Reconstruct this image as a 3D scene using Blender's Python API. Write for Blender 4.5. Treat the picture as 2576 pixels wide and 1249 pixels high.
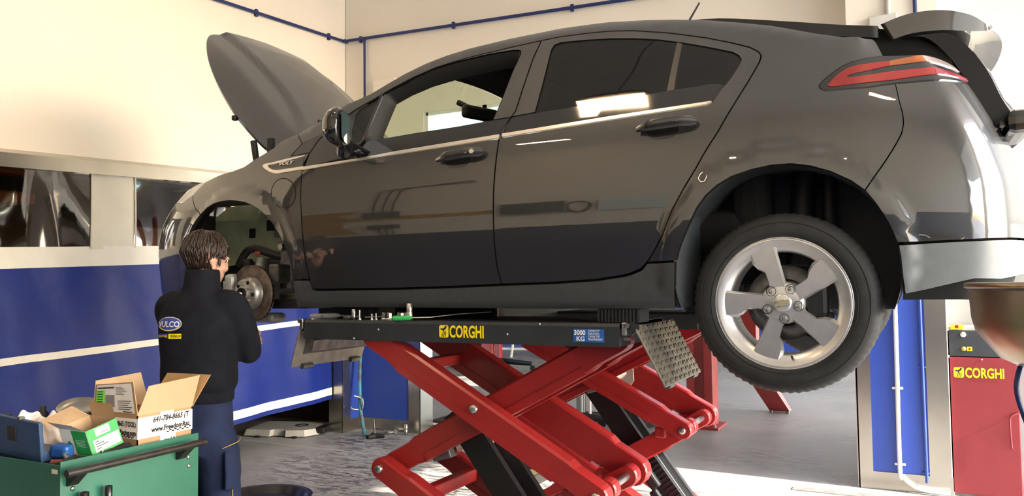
import bpy, bmesh, math, random, os
import numpy as np
from mathutils import Vector, Matrix, Euler
from mathutils.geometry import delaunay_2d_cdt
random.seed(7)
R=math.radians; PI=math.pi
scn=bpy.context.scene
for o in list(bpy.data.objects): bpy.data.objects.remove(o)
COL=scn.collection

# ------------------------------------------------------------ camera (metres; car axis = X, depth = Y)
HC=1.56
cam_d=bpy.data.cameras.new('camera'); cam=bpy.data.objects.new('camera',cam_d); COL.objects.link(cam)
YAW,PITCH,ROLL,FPX=.4741904,.0477341,-.0117012,1953.0
cam_d.sensor_width=36.0; cam_d.lens=FPX/2576*36.0; cam_d.clip_start=.05; cam_d.clip_end=500
_cp,_sp,_cr,_sr,_cy,_sy=math.cos(PITCH),math.sin(PITCH),math.cos(ROLL),math.sin(ROLL),math.cos(YAW),math.sin(YAW)
_M=Matrix(((_cr,-_sr,0),(_sr,_cr,0),(0,0,1)))@Matrix(((1,0,0),(0,_cp,_sp),(0,-_sp,_cp)))@Matrix(((1,0,0),(0,0,-1),(0,1,0)))
_RW=_M@Matrix(((_cy,-_sy,0),(_sy,_cy,0),(0,0,1))).transposed()      # world -> (right, down, forward)
_c2w=(Matrix(((1,0,0),(0,-1,0),(0,0,-1)))@_RW).transposed().to_4x4()
cam.matrix_world=Matrix.Translation((0,0,HC))@_c2w
scn.camera=cam

# ------------------------------------------------------------ sky, sun, exposure
scn.view_settings.view_transform='Standard'; scn.view_settings.look='None'
scn.view_settings.gamma=1; scn.view_settings.use_curve_mapping=False
scn.view_settings.exposure=-0.07
wd=bpy.data.worlds.new('sky'); scn.world=wd; wd.use_nodes=True
nt=wd.node_tree; nt.nodes.clear()
wo=nt.nodes.new('ShaderNodeOutputWorld'); bg=nt.nodes.new('ShaderNodeBackground'); sk=nt.nodes.new('ShaderNodeTexSky')
sk.sky_type='NISHITA'; sk.sun_disc=False; sk.sun_elevation=R(31); sk.sun_rotation=R(88); sk.air_density=1.0; sk.dust_density=1.5
bg.inputs['Strength'].default_value=2.0
nt.links.new(sk.outputs[0],bg.inputs['Color']); nt.links.new(bg.outputs[0],wo.inputs['Surface'])
sd=bpy.data.lights.new('sun','SUN'); sd.energy=22.0; sd.angle=R(.6); sd.color=(1,.93,.82)
sun=bpy.data.objects.new('sun',sd); COL.objects.link(sun); sun.location=(12,4,9)
sun.rotation_euler=Vector((-1,.05,-.60)).to_track_quat('-Z','Y').to_euler()

# ------------------------------------------------------------ materials
MATS={}
def mat(name,col,rough=.5,metal=0,coat=0,var=.12,scale=6,bump=0,bscale=None,spec=.5,emit=None,estr=0,trans=0,alpha=1,ior=1.45,col2=None,thr=None,coatr=.03,detail=5):
    if name in MATS: return MATS[name]
    m=bpy.data.materials.new(name); m.use_nodes=True; nt=m.node_tree; b=nt.nodes['Principled BSDF']
    def S(k,v):
        if k in b.inputs: b.inputs[k].default_value=v
    S('Roughness',rough); S('Metallic',metal); S('Coat Weight',coat); S('Coat Roughness',coatr); S('Specular IOR Level',spec)
    S('Transmission Weight',trans); S('Alpha',alpha); S('IOR',ior)
    tc=nt.nodes.new('ShaderNodeTexCoord'); nz=nt.nodes.new('ShaderNodeTexNoise'); nz.inputs['Scale'].default_value=scale; nz.inputs['Detail'].default_value=detail
    nt.links.new(tc.outputs['Object'],nz.inputs['Vector'])
    cr=nt.nodes.new('ShaderNodeValToRGB')
    a=[max(0,c*(1-var)) for c in col]; d=[min(1,c*(1+var)) for c in col]
    if col2: a=list(col); d=list(col2)
    lo,hi=thr if thr else (.32,.68)
    cr.color_ramp.elements[0].position=lo; cr.color_ramp.elements[1].position=hi
    cr.color_ramp.elements[0].color=(*a,1); cr.color_ramp.elements[1].color=(*d,1)
    nt.links.new(nz.outputs['Fac'],cr.inputs['Fac']); nt.links.new(cr.outputs['Color'],b.inputs['Base Color'])
    if bump:
        n2=nt.nodes.new('ShaderNodeTexNoise'); n2.inputs['Scale'].default_value=bscale or scale*8; n2.inputs['Detail'].default_value=3
        bp=nt.nodes.new('ShaderNodeBump'); bp.inputs['Strength'].default_value=1; bp.inputs['Distance'].default_value=bump
        nt.links.new(tc.outputs['Object'],n2.inputs['Vector']); nt.links.new(n2.outputs['Fac'],bp.inputs['Height']); nt.links.new(bp.outputs[0],b.inputs['Normal'])
    if emit: S('Emission Color',(*emit,1)); S('Emission Strength',estr)
    MATS[name]=m; return m
PAINT=mat('graphite paint',(.022,.0225,.023),.42,.35,coat=1,var=.03,scale=900,coatr=.015)
PAINT.node_tree.nodes['Principled BSDF'].inputs['Coat IOR'].default_value=1.85
GLOSSBLK=mat('gloss black trim',(.006,.006,.007),.06,0,coat=1,var=.1)
CHROME=mat('brushed silver trim',(.78,.75,.70),.28,1,var=.04)
DKPLAST=mat('dark grey plastic cladding',(.040,.043,.046),.5,0,var=.08,scale=30,bump=.0004,bscale=400)
BLKPLAST=mat('black plastic',(.010,.010,.011),.5,var=.2)
MATBLK=mat('matt black',(.004,.004,.004),.9,var=.2)
RUBBER=mat('tyre rubber',(.016,.017,.018),.72,var=.2,scale=25,bump=.0006,bscale=120)
ALLOY=mat('silver alloy',(.60,.60,.60),.30,.75,coat=.6,var=.05,scale=20,coatr=.12)
STEEL=mat('bare steel',(.50,.49,.47),.33,1,var=.12,scale=18)
DSTEEL=mat('dark worn steel',(.16,.155,.15),.45,.8,var=.3,scale=25,bump=.0008,bscale=80)
RUSTST=mat('rusty disc steel',(.075,.052,.04),.42,.5,col2=(.16,.13,.11),scale=30)
STAINL=mat('stainless cladding',(.52,.49,.43),.26,1,var=.10,scale=3)
RED=mat('lift red paint',(.27,.014,.014),.36,0,var=.08,scale=5,coat=.25,coatr=.2)
REDPALE=mat('pale red paint',(.36,.045,.045),.45,0,var=.1,scale=4)  # lighter, pinker red than the scissor lift
LIFTBLK=mat('lift black paint',(.022,.026,.030),.42,0,var=.15,scale=8,bump=.0004,bscale=200)
GREYRAMP=mat('worn grey ramp steel',(.16,.15,.13),.5,.45,col2=(.27,.25,.21),scale=14,bump=.001,bscale=90)
CREAM=mat('cream plaster wall',(.78,.725,.635),.75,var=.025,scale=1.2,bump=.0006,bscale=60)
WHITEW=mat('white plaster wall',(.78,.76,.72),.75,var=.03,scale=1.5)
BLUEW=mat('blue painted panel',(.030,.070,.36),.40,var=.05,scale=2.5,coat=.2,coatr=.3)
DBLUEW=mat('dark blue painted wall',(.012,.02,.07),.45,var=.08,scale=3)
BLUEPIPE=mat('blue painted pipe',(.014,.026,.12),.4,var=.12)
BLUEPIPE2=mat('bright blue painted pipe',(.025,.06,.30),.4,var=.12)
WHITEPL=mat('white plastic',(.78,.78,.76),.4,var=.04)
CARD=mat('brown cardboard',(.36,.23,.125),.85,var=.07,scale=7)
CARDIN=mat('inner cardboard',(.44,.30,.175),.85,var=.06,scale=5)
PAPER=mat('white printed tape',(.78,.77,.75),.55,var=.05,scale=20)
INK=mat('black ink',(.012,.012,.013),.6)
GREENC=mat('green hammered enamel',(.011,.092,.058),.42,col2=(.016,.130,.082),scale=3.5,bump=.0004,bscale=35,coat=.15,coatr=.3)
YEL=mat('yellow sticker',(.83,.66,.012),.45,var=.04)
GOLD=mat('gold wall lettering',(.48,.27,.03),.5,var=.06)
LGREEN=mat('pale green primer',(.40,.45,.30),.5,col2=(.28,.33,.22),scale=9)
def brick_floor():
    m=bpy.data.materials.new('stained concrete floor'); m.use_nodes=True; nt=m.node_tree; b=nt.nodes['Principled BSDF']; b.inputs['Roughness'].default_value=.42
    tc=nt.nodes.new('ShaderNodeTexCoord')
    def noise(sc,det,rgh=.6,dist=0,vec=None):
        n=nt.nodes.new('ShaderNodeTexNoise'); n.inputs['Scale'].default_value=sc; n.inputs['Detail'].default_value=det; n.inputs['Roughness'].default_value=rgh; n.inputs['Distortion'].default_value=dist
        nt.links.new(vec or tc.outputs['Object'],n.inputs['Vector']); return n
    def ramp(src,p0,c0,p1,c1):
        r=nt.nodes.new('ShaderNodeValToRGB'); r.color_ramp.elements[0].position=p0; r.color_ramp.elements[1].position=p1
        r.color_ramp.elements[0].color=(*c0,1); r.color_ramp.elements[1].color=(*c1,1); nt.links.new(src,r.inputs['Fac']); return r
    base=ramp(noise(1.1,6).outputs['Fac'],.3,(.27,.265,.26),.7,(.40,.395,.39))
    mp=nt.nodes.new('ShaderNodeMapping'); mp.inputs['Scale'].default_value=(3.2,9.5,1); mp.inputs['Rotation'].default_value=(0,0,.35); nt.links.new(tc.outputs['Object'],mp.inputs['Vector'])
    streak=ramp(noise(1.6,9,.72,1.2,mp.outputs[0]).outputs['Fac'],.46,(0,0,0),.58,(1,1,1))
    big=ramp(noise(.55,4,.6).outputs['Fac'],.48,(0,0,0),.62,(1,1,1))
    # oil stains collect in front of the left pillar and under the lift
    sep=nt.nodes.new('ShaderNodeSeparateXYZ'); nt.links.new(tc.outputs['Object'],sep.inputs[0])
    def blob(cx,cy,r):
        d=nt.nodes.new('ShaderNodeVectorMath'); d.operation='DISTANCE'; d.inputs[1].default_value=(cx,cy,0); nt.links.new(tc.outputs['Object'],d.inputs[0])
        mr=nt.nodes.new('ShaderNodeMapRange'); mr.inputs[1].default_value=r; mr.inputs[2].default_value=r*.25; nt.links.new(d.outputs['Value'],mr.inputs[0]); return mr
    def op(o,a,bb,c=False):
        n=nt.nodes.new('ShaderNodeMath'); n.operation=o; n.use_clamp=True
        for i,x in enumerate((a,bb)):
            if isinstance(x,(int,float)): n.inputs[i].default_value=x
            else: nt.links.new(x,n.inputs[i])
        return n.outputs[0]
    area=op('ADD',op('ADD',blob(-3.9,5.4,1.6).outputs[0],blob(-5.0,6.5,.7).outputs[0]),op('ADD',blob(-2.0,5.0,1.6).outputs[0],blob(-7.0,13.5,5.5).outputs[0]))
    dirt=op('ADD',op('MULTIPLY',streak.outputs[0],op('MULTIPLY',area,1.0)),op('MULTIPLY',op('MULTIPLY',streak.outputs[0],big.outputs[0]),.5))
    mx=nt.nodes.new('ShaderNodeMixRGB'); nt.links.new(dirt,mx.inputs['Fac']); nt.links.new(base.outputs[0],mx.inputs['Color1']); mx.inputs['Color2'].default_value=(.055,.045,.04,1)
    nt.links.new(mx.outputs[0],b.inputs['Base Color'])
    bp=nt.nodes.new('ShaderNodeBump'); bp.inputs['Distance'].default_value=.0015; nt.links.new(noise(60,4).outputs['Fac'],bp.inputs['Height']); nt.links.new(bp.outputs[0],b.inputs['Normal'])
    return m
FLOORM=brick_floor()
# clear vinyl / glass: thin, so transparent mixed with gloss
def glassmat(name,tint,refl=.08,rough=.02):
    m=bpy.data.materials.new(name); m.use_nodes=True; nt=m.node_tree; nt.nodes.clear()
    o=nt.nodes.new('ShaderNodeOutputMaterial'); t=nt.nodes.new('ShaderNodeBsdfTransparent'); g=nt.nodes.new('ShaderNodeBsdfGlossy'); mx=nt.nodes.new('ShaderNodeMixShader'); f=nt.nodes.new('ShaderNodeMath'); geo=nt.nodes.new('ShaderNodeNewGeometry'); dt=nt.nodes.new('ShaderNodeVectorMath'); dt.operation='DOT_PRODUCT'; ab=nt.nodes.new('ShaderNodeMath'); ab.operation='ABSOLUTE'; om=nt.nodes.new('ShaderNodeMath'); om.operation='SUBTRACT'; om.inputs[0].default_value=1; pw=nt.nodes.new('ShaderNodeMath'); pw.operation='POWER'; pw.inputs[1].default_value=5; f.operation='MULTIPLY_ADD'; f.inputs[1].default_value=.95; f.inputs[2].default_value=.045
    nt.links.new(geo.outputs['Incoming'],dt.inputs[0]); nt.links.new(geo.outputs['Normal'],dt.inputs[1]); nt.links.new(dt.outputs['Value'],ab.inputs[0]); nt.links.new(ab.outputs[0],om.inputs[1]); nt.links.new(om.outputs[0],pw.inputs[0]); nt.links.new(pw.outputs[0],f.inputs[0])
    ad=nt.nodes.new('ShaderNodeMath'); ad.operation='ADD'; ad.inputs[1].default_value=refl; ad.use_clamp=True
    t.inputs['Color'].default_value=(*tint,1); g.inputs['Roughness'].default_value=rough
    nt.links.new(f.outputs[0],ad.inputs[0]); nt.links.new(ad.outputs[0],mx.inputs[0]); nt.links.new(t.outputs[0],mx.inputs[1]); nt.links.new(g.outputs[0],mx.inputs[2]); nt.links.new(mx.outputs[0],o.inputs['Surface'])
    return m
WINDSCR=glassmat('green tinted windscreen glass',(.72,.84,.70),.02)
TINTGL=glassmat('dark privacy glass',(.035,.033,.03),.02)
CLEARGL=glassmat('window glass',(.86,.92,.86),.0)
VINYL=glassmat('clear vinyl sheet',(.62,.58,.50),.10,.05)

# ------------------------------------------------------------ mesh helpers
def thing(name,label,cat,loc=(0,0,0),group=None):
    o=bpy.data.objects.new(name,None); COL.objects.link(o); o.location=loc; o.empty_display_size=.05
    o['label']=label; o['category']=cat
    if group: o['group']=group
    return o
def tag(o,label,cat,group=None):
    o['label']=label; o['category']=cat
    if group: o['group']=group
    return o
def link(o,parent):
    COL.objects.link(o)
    if parent is not None:
        o.parent=parent
        if parent.type=='EMPTY': o.matrix_parent_inverse=Matrix.Translation(-parent.location)
    return o
class MB:
    def __init__(s): s.v=[]; s.f=[]; s.sm=[]; s.mi=[]; s.mats=[]; s.cur=0
    def m(s,material):
        if material not in s.mats: s.mats.append(material)
        s.cur=s.mats.index(material); return s
    def add(s,vs,fs,smooth=False,M=None):
        b=len(s.v)
        for p in vs:
            p=Vector(p)
            if M is not None: p=M@p
            s.v.append(tuple(p))
        for f in fs: s.f.append([b+i for i in f]); s.sm.append(smooth); s.mi.append(s.cur)
        return s
    def box(s,c,d,M=None,bev=0):
        x,y,z=d[0]/2,d[1]/2,d[2]/2
        if bev:
            e=min(bev,x*.9,y*.9,z*.9); vs=[];
            bm=bmesh.new(); bmesh.ops.create_cube(bm,size=1)
            for v in bm.verts: v.co=Vector((v.co.x*d[0],v.co.y*d[1],v.co.z*d[2]))
            bmesh.ops.bevel(bm,geom=bm.edges[:],offset=e,segments=2,affect='EDGES',profile=.5)
            bm.verts.ensure_lookup_table(); T=Matrix.Translation(c)
            s.add([T@v.co if M is None else M@(T@v.co) for v in bm.verts],[[v.index for v in f.verts] for f in bm.faces]); bm.free(); return s
        vs=[(c[0]+i*x,c[1]+j*y,c[2]+k*z) for i in(-1,1) for j in(-1,1) for k in(-1,1)]
        return s.add(vs,[(0,1,3,2),(4,6,7,5),(0,4,5,1),(2,3,7,6),(0,2,6,4),(1,5,7,3)],M=M)
    def cyl(s,p0,p1,r0,r1=None,n=20,cap=True,smooth=True):
        r1=r0 if r1 is None else r1; p0=Vector(p0); p1=Vector(p1); d=(p1-p0).normalized(); q=d.to_track_quat('Z','Y')
        vs=[]
        for p,r in((p0,r0),(p1,r1)):
            for i in range(n): a=2*PI*i/n; vs.append(p+q@Vector((r*math.cos(a),r*math.sin(a),0)))
        b=len(s.v); s.add(vs,[(i,(i+1)%n,n+(i+1)%n,n+i) for i in range(n)],smooth)
        if cap: s.add(vs[:n],[tuple(range(n))[::-1]]); s.add(vs[n:],[tuple(range(n))])
        return s
    def tube(s,pts,r,n=10,cap=True,rs=None):
        pts=[Vector(p) for p in pts]; m=len(pts); rings=[]; up=None
        for i,p in enumerate(pts):
            d=(pts[min(i+1,m-1)]-pts[max(i-1,0)]).normalized()
            if up is None: up=d.orthogonal().normalized()
            up=(up-d*up.dot(d)).normalized(); si=d.cross(up); rr=rs[i] if rs else r
            rings.append([p+up*(rr*math.cos(2*PI*k/n))+si*(rr*math.sin(2*PI*k/n)) for k in range(n)])
        s.add([q for g in rings for q in g],[(i*n+k,i*n+(k+1)%n,(i+1)*n+(k+1)%n,(i+1)*n+k) for i in range(m-1) for k in range(n)],True)
        if cap: s.add(rings[0],[tuple(range(n))[::-1]]); s.add(rings[-1],[tuple(range(n))])
        return s
    def lathe(s,prof,c,axis=(0,0,1),n=32,smooth=True,close=False,x=None):
        q=Vector(axis).to_track_quat('Z','Y'); c=Vector(c); vs=[]
        for r,z in prof:
            for i in range(n): a=2*PI*i/n; vs.append(c+q@Vector((r*math.cos(a),r*math.sin(a),z)))
        m=len(prof); fs=[(j*n+i,j*n+(i+1)%n,(j+1)*n+(i+1)%n,(j+1)*n+i) for j in range(m-1) for i in range(n)]
        if close: fs+=[((m-1)*n+i,(m-1)*n+(i+1)%n,(i+1)%n,i) for i in range(n)]
        return s.add(vs,fs,smooth)
    def prism(s,poly,d0,d1,M=None,smooth=False):
        # poly: 2D points (x,z), extruded along y from d0 to d1
        n=len(poly); vs=[(p[0],d0,p[1]) for p in poly]+[(p[0],d1,p[1]) for p in poly]
        tris=tess(poly)
        fs=[tuple(t) for t in tris]+[tuple(n+i for i in t[::-1]) for t in tris]+[(i,n+i,n+(i+1)%n,(i+1)%n) for i in range(n)]
        return s.add(vs,fs,smooth,M)
    def grid(s,fn,nu,nv,smooth=True,M=None,thick=None):
        vs=[fn(i/nu,j/nv) for i in range(nu+1) for j in range(nv+1)]; w=nv+1
        fs=[(i*w+j,(i+1)*w+j,(i+1)*w+j+1,i*w+j+1) for i in range(nu) for j in range(nv)]
        return s.add(vs,fs,smooth,M)
    def build(s,name,material=None,parent=None,fix=True,normals=None,label=None):
        me=bpy.data.meshes.new(name); me.from_pydata(s.v,[],s.f); me.update()
        me.polygons.foreach_set('use_smooth',s.sm)
        if s.mats:
            for m in s.mats: me.materials.append(m)
            me.polygons.foreach_set('material_index',s.mi)
        elif material: me.materials.append(material)
        if fix:
            bm=bmesh.new(); bm.from_mesh(me); bmesh.ops.recalc_face_normals(bm,faces=bm.faces); bm.to_mesh(me); bm.free()
        if normals: me.normals_split_custom_set_from_vertices(normals)
        o=bpy.data.objects.new(name,me)
        if label: o['label']=label
        return link(o,parent)
def tess(poly):
    a=sum(poly[i][0]*poly[(i+1)%len(poly)][1]-poly[(i+1)%len(poly)][0]*poly[i][1] for i in range(len(poly)))
    from mathutils.geometry import tessellate_polygon
    return [tuple(t) for t in tessellate_polygon([[Vector((p[0],p[1],0)) for p in poly]])]
def bez(pts,k=6):
    # catmull-rom through points (any dimension)
    P=[Vector(p) for p in pts]; out=[]
    for i in range(len(P)-1):
        a=P[max(i-1,0)]; b=P[i]; c=P[i+1]; d=P[min(i+2,len(P)-1)]
        for j in range(k):
            t=j/k; out.append(.5*((2*b)+(c-a)*t+(2*a-5*b+4*c-d)*t*t+(3*b-a-3*c+d)*t**3))
    out.append(P[-1]); return out
def text_mesh(txt,size,bold=0,shear=0,align='LEFT',ext=.0006,sx=1):
    cu=bpy.data.curves.new('lettering','FONT'); cu.body=txt; cu.size=size; cu.offset=bold; cu.shear=shear; cu.align_x=align; cu.extrude=ext; cu.resolution_u=3
    o=bpy.data.objects.new('lettering',cu); COL.objects.link(o); dg=bpy.context.evaluated_depsgraph_get(); dg.update()
    me=bpy.data.meshes.new_from_object(o.evaluated_get(dg)); vs=[(v.co.x*sx,v.co.y,v.co.z) for v in me.vertices]; fs=[tuple(p.vertices) for p in me.polygons]
    bpy.data.objects.remove(o); bpy.data.curves.remove(cu); bpy.data.meshes.remove(me); return vs,fs
def frame(o,xa,ya):
    xa=Vector(xa).normalized(); ya=Vector(ya); ya=(ya-xa*ya.dot(xa)).normalized(); za=xa.cross(ya)
    return Matrix(((xa.x,ya.x,za.x,o[0]),(xa.y,ya.y,za.y,o[1]),(xa.z,ya.z,za.z,o[2]),(0,0,0,1)))
def lettering(name,txt,size,M,material,parent,**k):
    v,f=text_mesh(txt,size,**k); return MB().add(v,f,M=M).build(name,material,parent,fix=False)
def struct(o): o['kind']='structure'; return o
def tree_copy(o,delta,parent=None,label=None,group=None):
    c=o.copy(); COL.objects.link(c)
    if parent is None: c.location=Vector(o.location)+Vector(delta)
    else:
        c.parent=parent
    if label: c['label']=label
    if group: c['group']=group
    for ch in o.children: tree_copy(ch,delta,c)
    return c

# ------------------------------------------------------------ the setting
def wallbox(name,x0,x1,y0,y1,z0,z1,m): return struct(MB().box(((x0+x1)/2,(y0+y1)/2,(z0+z1)/2),(x1-x0,y1-y0,z1-z0)).build(name,m))
floor=struct(MB().box((-3.5,7.0,-.05),(26,24,.1)).build('floor',FLOORM))
ground=struct(MB().box((24,4,-.06),(40,60,.08)).build('ground_outside',mat('pale yard concrete',(.55,.54,.52),.9,var=.1,scale=1)))
wallbox('ceiling',-9.1,4.2,-1.6,7.12,6.0,6.15,WHITEW)
# left wall above the curtain, back wall around the opening, right wall around the gates, wall behind the camera
wallbox('wall_left',-5.85,-5.66,0,7.12,2.5,6.0,CREAM)
wb=MB().m(CREAM)
wb.box((-5.155,7.02,3.0),(.99,.2,6.0)); 
wb.box((-4.63,7.02,4.45),(.06,.2,3.1)); wb.box((-1.75,7.02,4.45),(2.72,.2,3.1)); wb.box((-3.855,7.02,4.71),(1.49,.2,2.58)); wb.box((-3.855,7.02,2.95),(1.49,.2,.1))
wb.box((1.8,7.02,3.0),(4.38,.2,6.0))
wall_back=struct(wb.build('wall_back'))
wr=MB().m(WHITEW)
wr.box((4.1,.725,5.1),(.2,4.45,1.8)); wr.box((4.1,5.035,5.375),(.2,4.17,1.25)); wr.box((4.1,2.55,2.1),(.2,.8,4.2)); wr.box((4.1,-1.35,2.1),(.2,.3,4.2)); wr.box((4.1,6.83,2.375),(.2,.58,4.75))
struct(wr.build('wall_right'))
wallbox('wall_near',-9.1,4.2,-1.6,-1.4,0,6.0,CREAM)
wallbox('wall_near_end',-9.2,-9.0,-1.4,.12,0,6.0,CREAM)
struct(MB().box((-2.5,-1.39,.98),(12.9,.02,1.96)).build('trim_1',DBLUEW))
wallbox('sun_block_gate',4.2,9.5,-5,2.7,4.25,4.4,WHITEW)  # unseen slab added to block the sun at the near gate
# the next bay: low flat roof with one skylight, blue wall at its far end
fr=MB().m(WHITEW)
fr.box((-7.6,12.5,2.92),(10.8,10.8,.14)); fr.box((-1.55,8.7,2.92),(1.3,3.2,.14)); fr.box((-1.55,14.7,2.92),(1.3,6.4,.14)); fr.box((.1,12.5,2.92),(2.0,10.8,.14))
struct(fr.build('ceiling_next_bay'))
wallbox('wall_far',-13,1.0,17.7,17.9,0,2.85,WHITEW)
struct(MB().box((-6,17.69,.5),(14,.02,1.0)).build('trim_2',BLUEW))
wallbox('wall_far_left',-13.2,-13,7.1,17.9,0,2.85,WHITEW)
wallbox('wall_far_right',.9,1.1,7.1,8.8,0,2.85,WHITEW)
wallbox('sun_block_next_bay',1.1,6.8,8.0,18.5,2.95,3.05,WHITEW)  # unseen slab added to keep direct sun out of the bay's side opening
# window high in the back wall
w1=MB()
for x in (-4.575,-3.855,-3.135): w1.box((x,6.99,3.21),(.05,.12,.42))
w1.box((-3.855,6.99,3.405),(1.44,.12,.04)); w1.box((-3.855,6.99,3.02),(1.44,.12,.04))
win=struct(w1.build('window_1',WHITEPL))
for x in (-4.215,-3.495): MB().box((x,7.0,3.21),(.66,.006,.36)).build('pane',CLEARGL,win)
struct(MB().box((-3.855,6.895,2.97),(1.6,.09,.04)).build('trim_3',CREAM))

# ---- left pillar with blue panels and stainless edges
pl=struct(MB().box((-5.545,6.82,1.28),(.165,.38,2.56)).build('pillar',CREAM))
def panel_box(name,x0,x1,y0,y1,z0,z1,m,par): return MB().box(((x0+x1)/2,(y0+y1)/2,(z0+z1)/2),(abs(x1-x0),abs(y1-y0),z1-z0)).build(name,m,par)
panel_box('steel_cladding',-5.64,-5.455,6.615,6.63,0,2.3,STAINL,pl)
panel_box('steel_corner',-5.462,-5.45,6.615,6.74,0,2.3,STAINL,pl)
panel_box('blue_panel',-5.462,-5.452,6.74,6.905,.13,2.3,BLUEW,pl)
panel_box('steel_skirting',-5.462,-5.450,6.74,6.905,0,.13,STAINL,pl)
panel_box('blue_panel',-5.46,-4.80,6.905,6.918,.13,2.3,BLUEW,wall_back)
panel_box('steel_skirting',-5.46,-4.80,6.900,6.918,0,.13,STAINL,wall_back)
panel_box('steel_corner',-4.80,-4.655,6.898,6.918,0,2.6,STAINL,wall_back)
panel_box('steel_corner',-4.66,-4.645,6.898,7.13,0,2.6,STAINL,wall_back)
# ---- right pillar
pr_=struct(MB().box((-.08,6.72,3.0),(.62,.40,6.0)).build('pillar_right',CREAM))
panel_box('blue_panel',-.375,.16,6.498,6.52,.13,2.3,BLUEW,pr_)
panel_box('steel_skirting',-.39,.225,6.49,6.515,0,.13,STAINL,pr_)
panel_box('steel_corner',-.40,-.30,6.485,6.515,0,2.3,STAINL,pr_)
panel_box('steel_corner',-.405,-.39,6.485,6.93,0,2.3,STAINL,pr_)
panel_box('steel_corner',.075,.215,6.487,6.515,0,2.3,STAINL,pr_)
struct(MB().box((2.1,6.85,1.0),(3.75,.02,2.0)).build('trim_4',mat('grey metal dado',(.42,.42,.41),.4,.6,var=.08,scale=4)))
struct(MB().box((-.42,6.24,.004),(.85,.10,.008)).build('trim_5',mat('worn threshold strip',(.30,.29,.27),.5,.4,var=.2,scale=20)))
struct(MB().box((-5.05,5.9,.002),(2.2,.008,.004)).build('trim_6',mat('painted floor line',(.6,.6,.58),.6)))

# ---- blue roller curtain on the left with clear vinyl windows
SL=.045; CX=-5.60
def cz(z,y): return z+SL*(y-3.1)
def cur(z0,z1,y0,y1,off=0,amp=.014,nu=90,nv=24,th=.003):
    def fn(a,b):
        y=y0+(y1-y0)*a; z=z0+(z1-z0)*b
        w=amp*(math.sin(3.1*y+.7*z)+.6*math.sin(7.3*y-2.1*z+1)+.5*math.sin(1.3*y*3+5.3*z)+.35*math.sin(15*y+4*z))
        return (CX+w+off,y,cz(z,y))
    return fn
ct=thing('roller_curtain','blue vinyl roller curtain with white stripes and clear windows along the left wall','curtain',(CX,3.2,.25))
BLUEV=mat('blue vinyl sheet',(.009,.023,.18),.36,0,var=.08,scale=2,bump=.006,bscale=5,spec=.28)
MB().grid(cur(.20,1.71,0.14,6.60),130,30).build('blue_sheet',BLUEV,ct)
MB().grid(cur(1.71,1.862,0.14,6.60),110,3).build('white_band',mat('white vinyl',(.78,.75,.68),.4,var=.04),ct)
MB().grid(cur(1.035,1.088,0.14,6.60,.004),110,2).build('white_stripe',MATS['white vinyl'],ct)
MB().grid(cur(.245,.325,0.14,6.60,.004),110,2).build('white_stripe',MATS['white vinyl'],ct)
def strip(y0,y1): return MB().grid(cur(1.862,2.44,y0,y1),max(6,int((y1-y0)*14)),14)
strip(2.2,3.83).build('clear_window',VINYL,ct); strip(4.17,6.55).build('clear_window',VINYL,ct); strip(.14,2.0).build('clear_window',VINYL,ct)
MB().grid(cur(1.84,2.44,3.81,4.19,.006,.008),8,14).build('white_joint_strip',mat('milky vinyl strip',(.66,.63,.55),.35,var=.04),ct)
MB().grid(cur(1.84,2.44,1.98,2.22,.006,.008),8,14).build('white_joint_strip',MATS['milky vinyl strip'],ct)
for y in (3.815,4.185): MB().tube([cur(1.85,2.44,y,y+.001,.01,.008)(0,k/8) for k in range(9)],.008,6).build('seam_weld',MATS['milky vinyl strip'],ct)
hd=MB(); 
for (y0,y1) in ((.13,6.6),):
    hd.add([(-5.66,y0,cz(2.42,y0)),(-5.56,y0,cz(2.42,y0)),(-5.56,y0,cz(2.52,y0)),(-5.66,y0,cz(2.56,y0)),(-5.66,y1,cz(2.42,y1)),(-5.56,y1,cz(2.42,y1)),(-5.56,y1,cz(2.52,y1)),(-5.66,y1,cz(2.56,y1))],[(0,1,2,3),(4,7,6,5),(0,4,5,1),(1,5,6,2),(2,6,7,3),(0,3,7,4)])
struct(hd.build('trim_7',STAINL))
# dim bay behind the curtain
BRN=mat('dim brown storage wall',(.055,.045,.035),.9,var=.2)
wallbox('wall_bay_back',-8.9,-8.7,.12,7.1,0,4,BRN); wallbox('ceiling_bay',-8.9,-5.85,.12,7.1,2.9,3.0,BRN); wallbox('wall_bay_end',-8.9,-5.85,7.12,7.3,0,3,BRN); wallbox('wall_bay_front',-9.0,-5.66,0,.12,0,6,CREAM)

# ---- pipes on the cream walls
pp=thing('air_line','dark blue compressed air pipe clipped along the cream walls','pipe',(-5.6,6.87,4.3))
MB().tube(bez([(-5.635,4.3,4.19),(-5.635,6.70,4.335),(-5.61,6.85,4.345),(-5.48,6.88,4.345),(-2.2,6.885,4.225),(.0,6.885,4.14)],6),.017,10).build('pipe',BLUEPIPE,pp)
MB().tube([(-5.36,6.885,4.33),(-5.36,6.885,2.6)],.013,8).build('drop_pipe',BLUEPIPE,pp)
for p in ((-5.645,5.55,4.265),(-5.645,6.62,4.33),(-5.42,6.895,4.34),(-4.2,6.895,4.30),(-2.85,6.895,4.25)):
    MB().box(p,(.035,.035,.075),bev=.01).build('pipe_clip',BLUEPIPE,pp)
pp2=thing('air_line','dark blue vertical pipe on the wall above the tailgate','pipe',(.0,6.5,4))
MB().tube([(.09,6.50,2.7),(.09,6.50,4.9)],.014,8).build('pipe',BLUEPIPE,pp2)
jb=thing('junction_box','pale grey junction box on the wall above the tailgate','box',(-.16,6.5,3.55))
MB().box((-.13,6.495,3.52),(.20,.05,.13),bev=.01).build('box_body',mat('grey plastic box',(.52,.51,.48),.5),jb)
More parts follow.
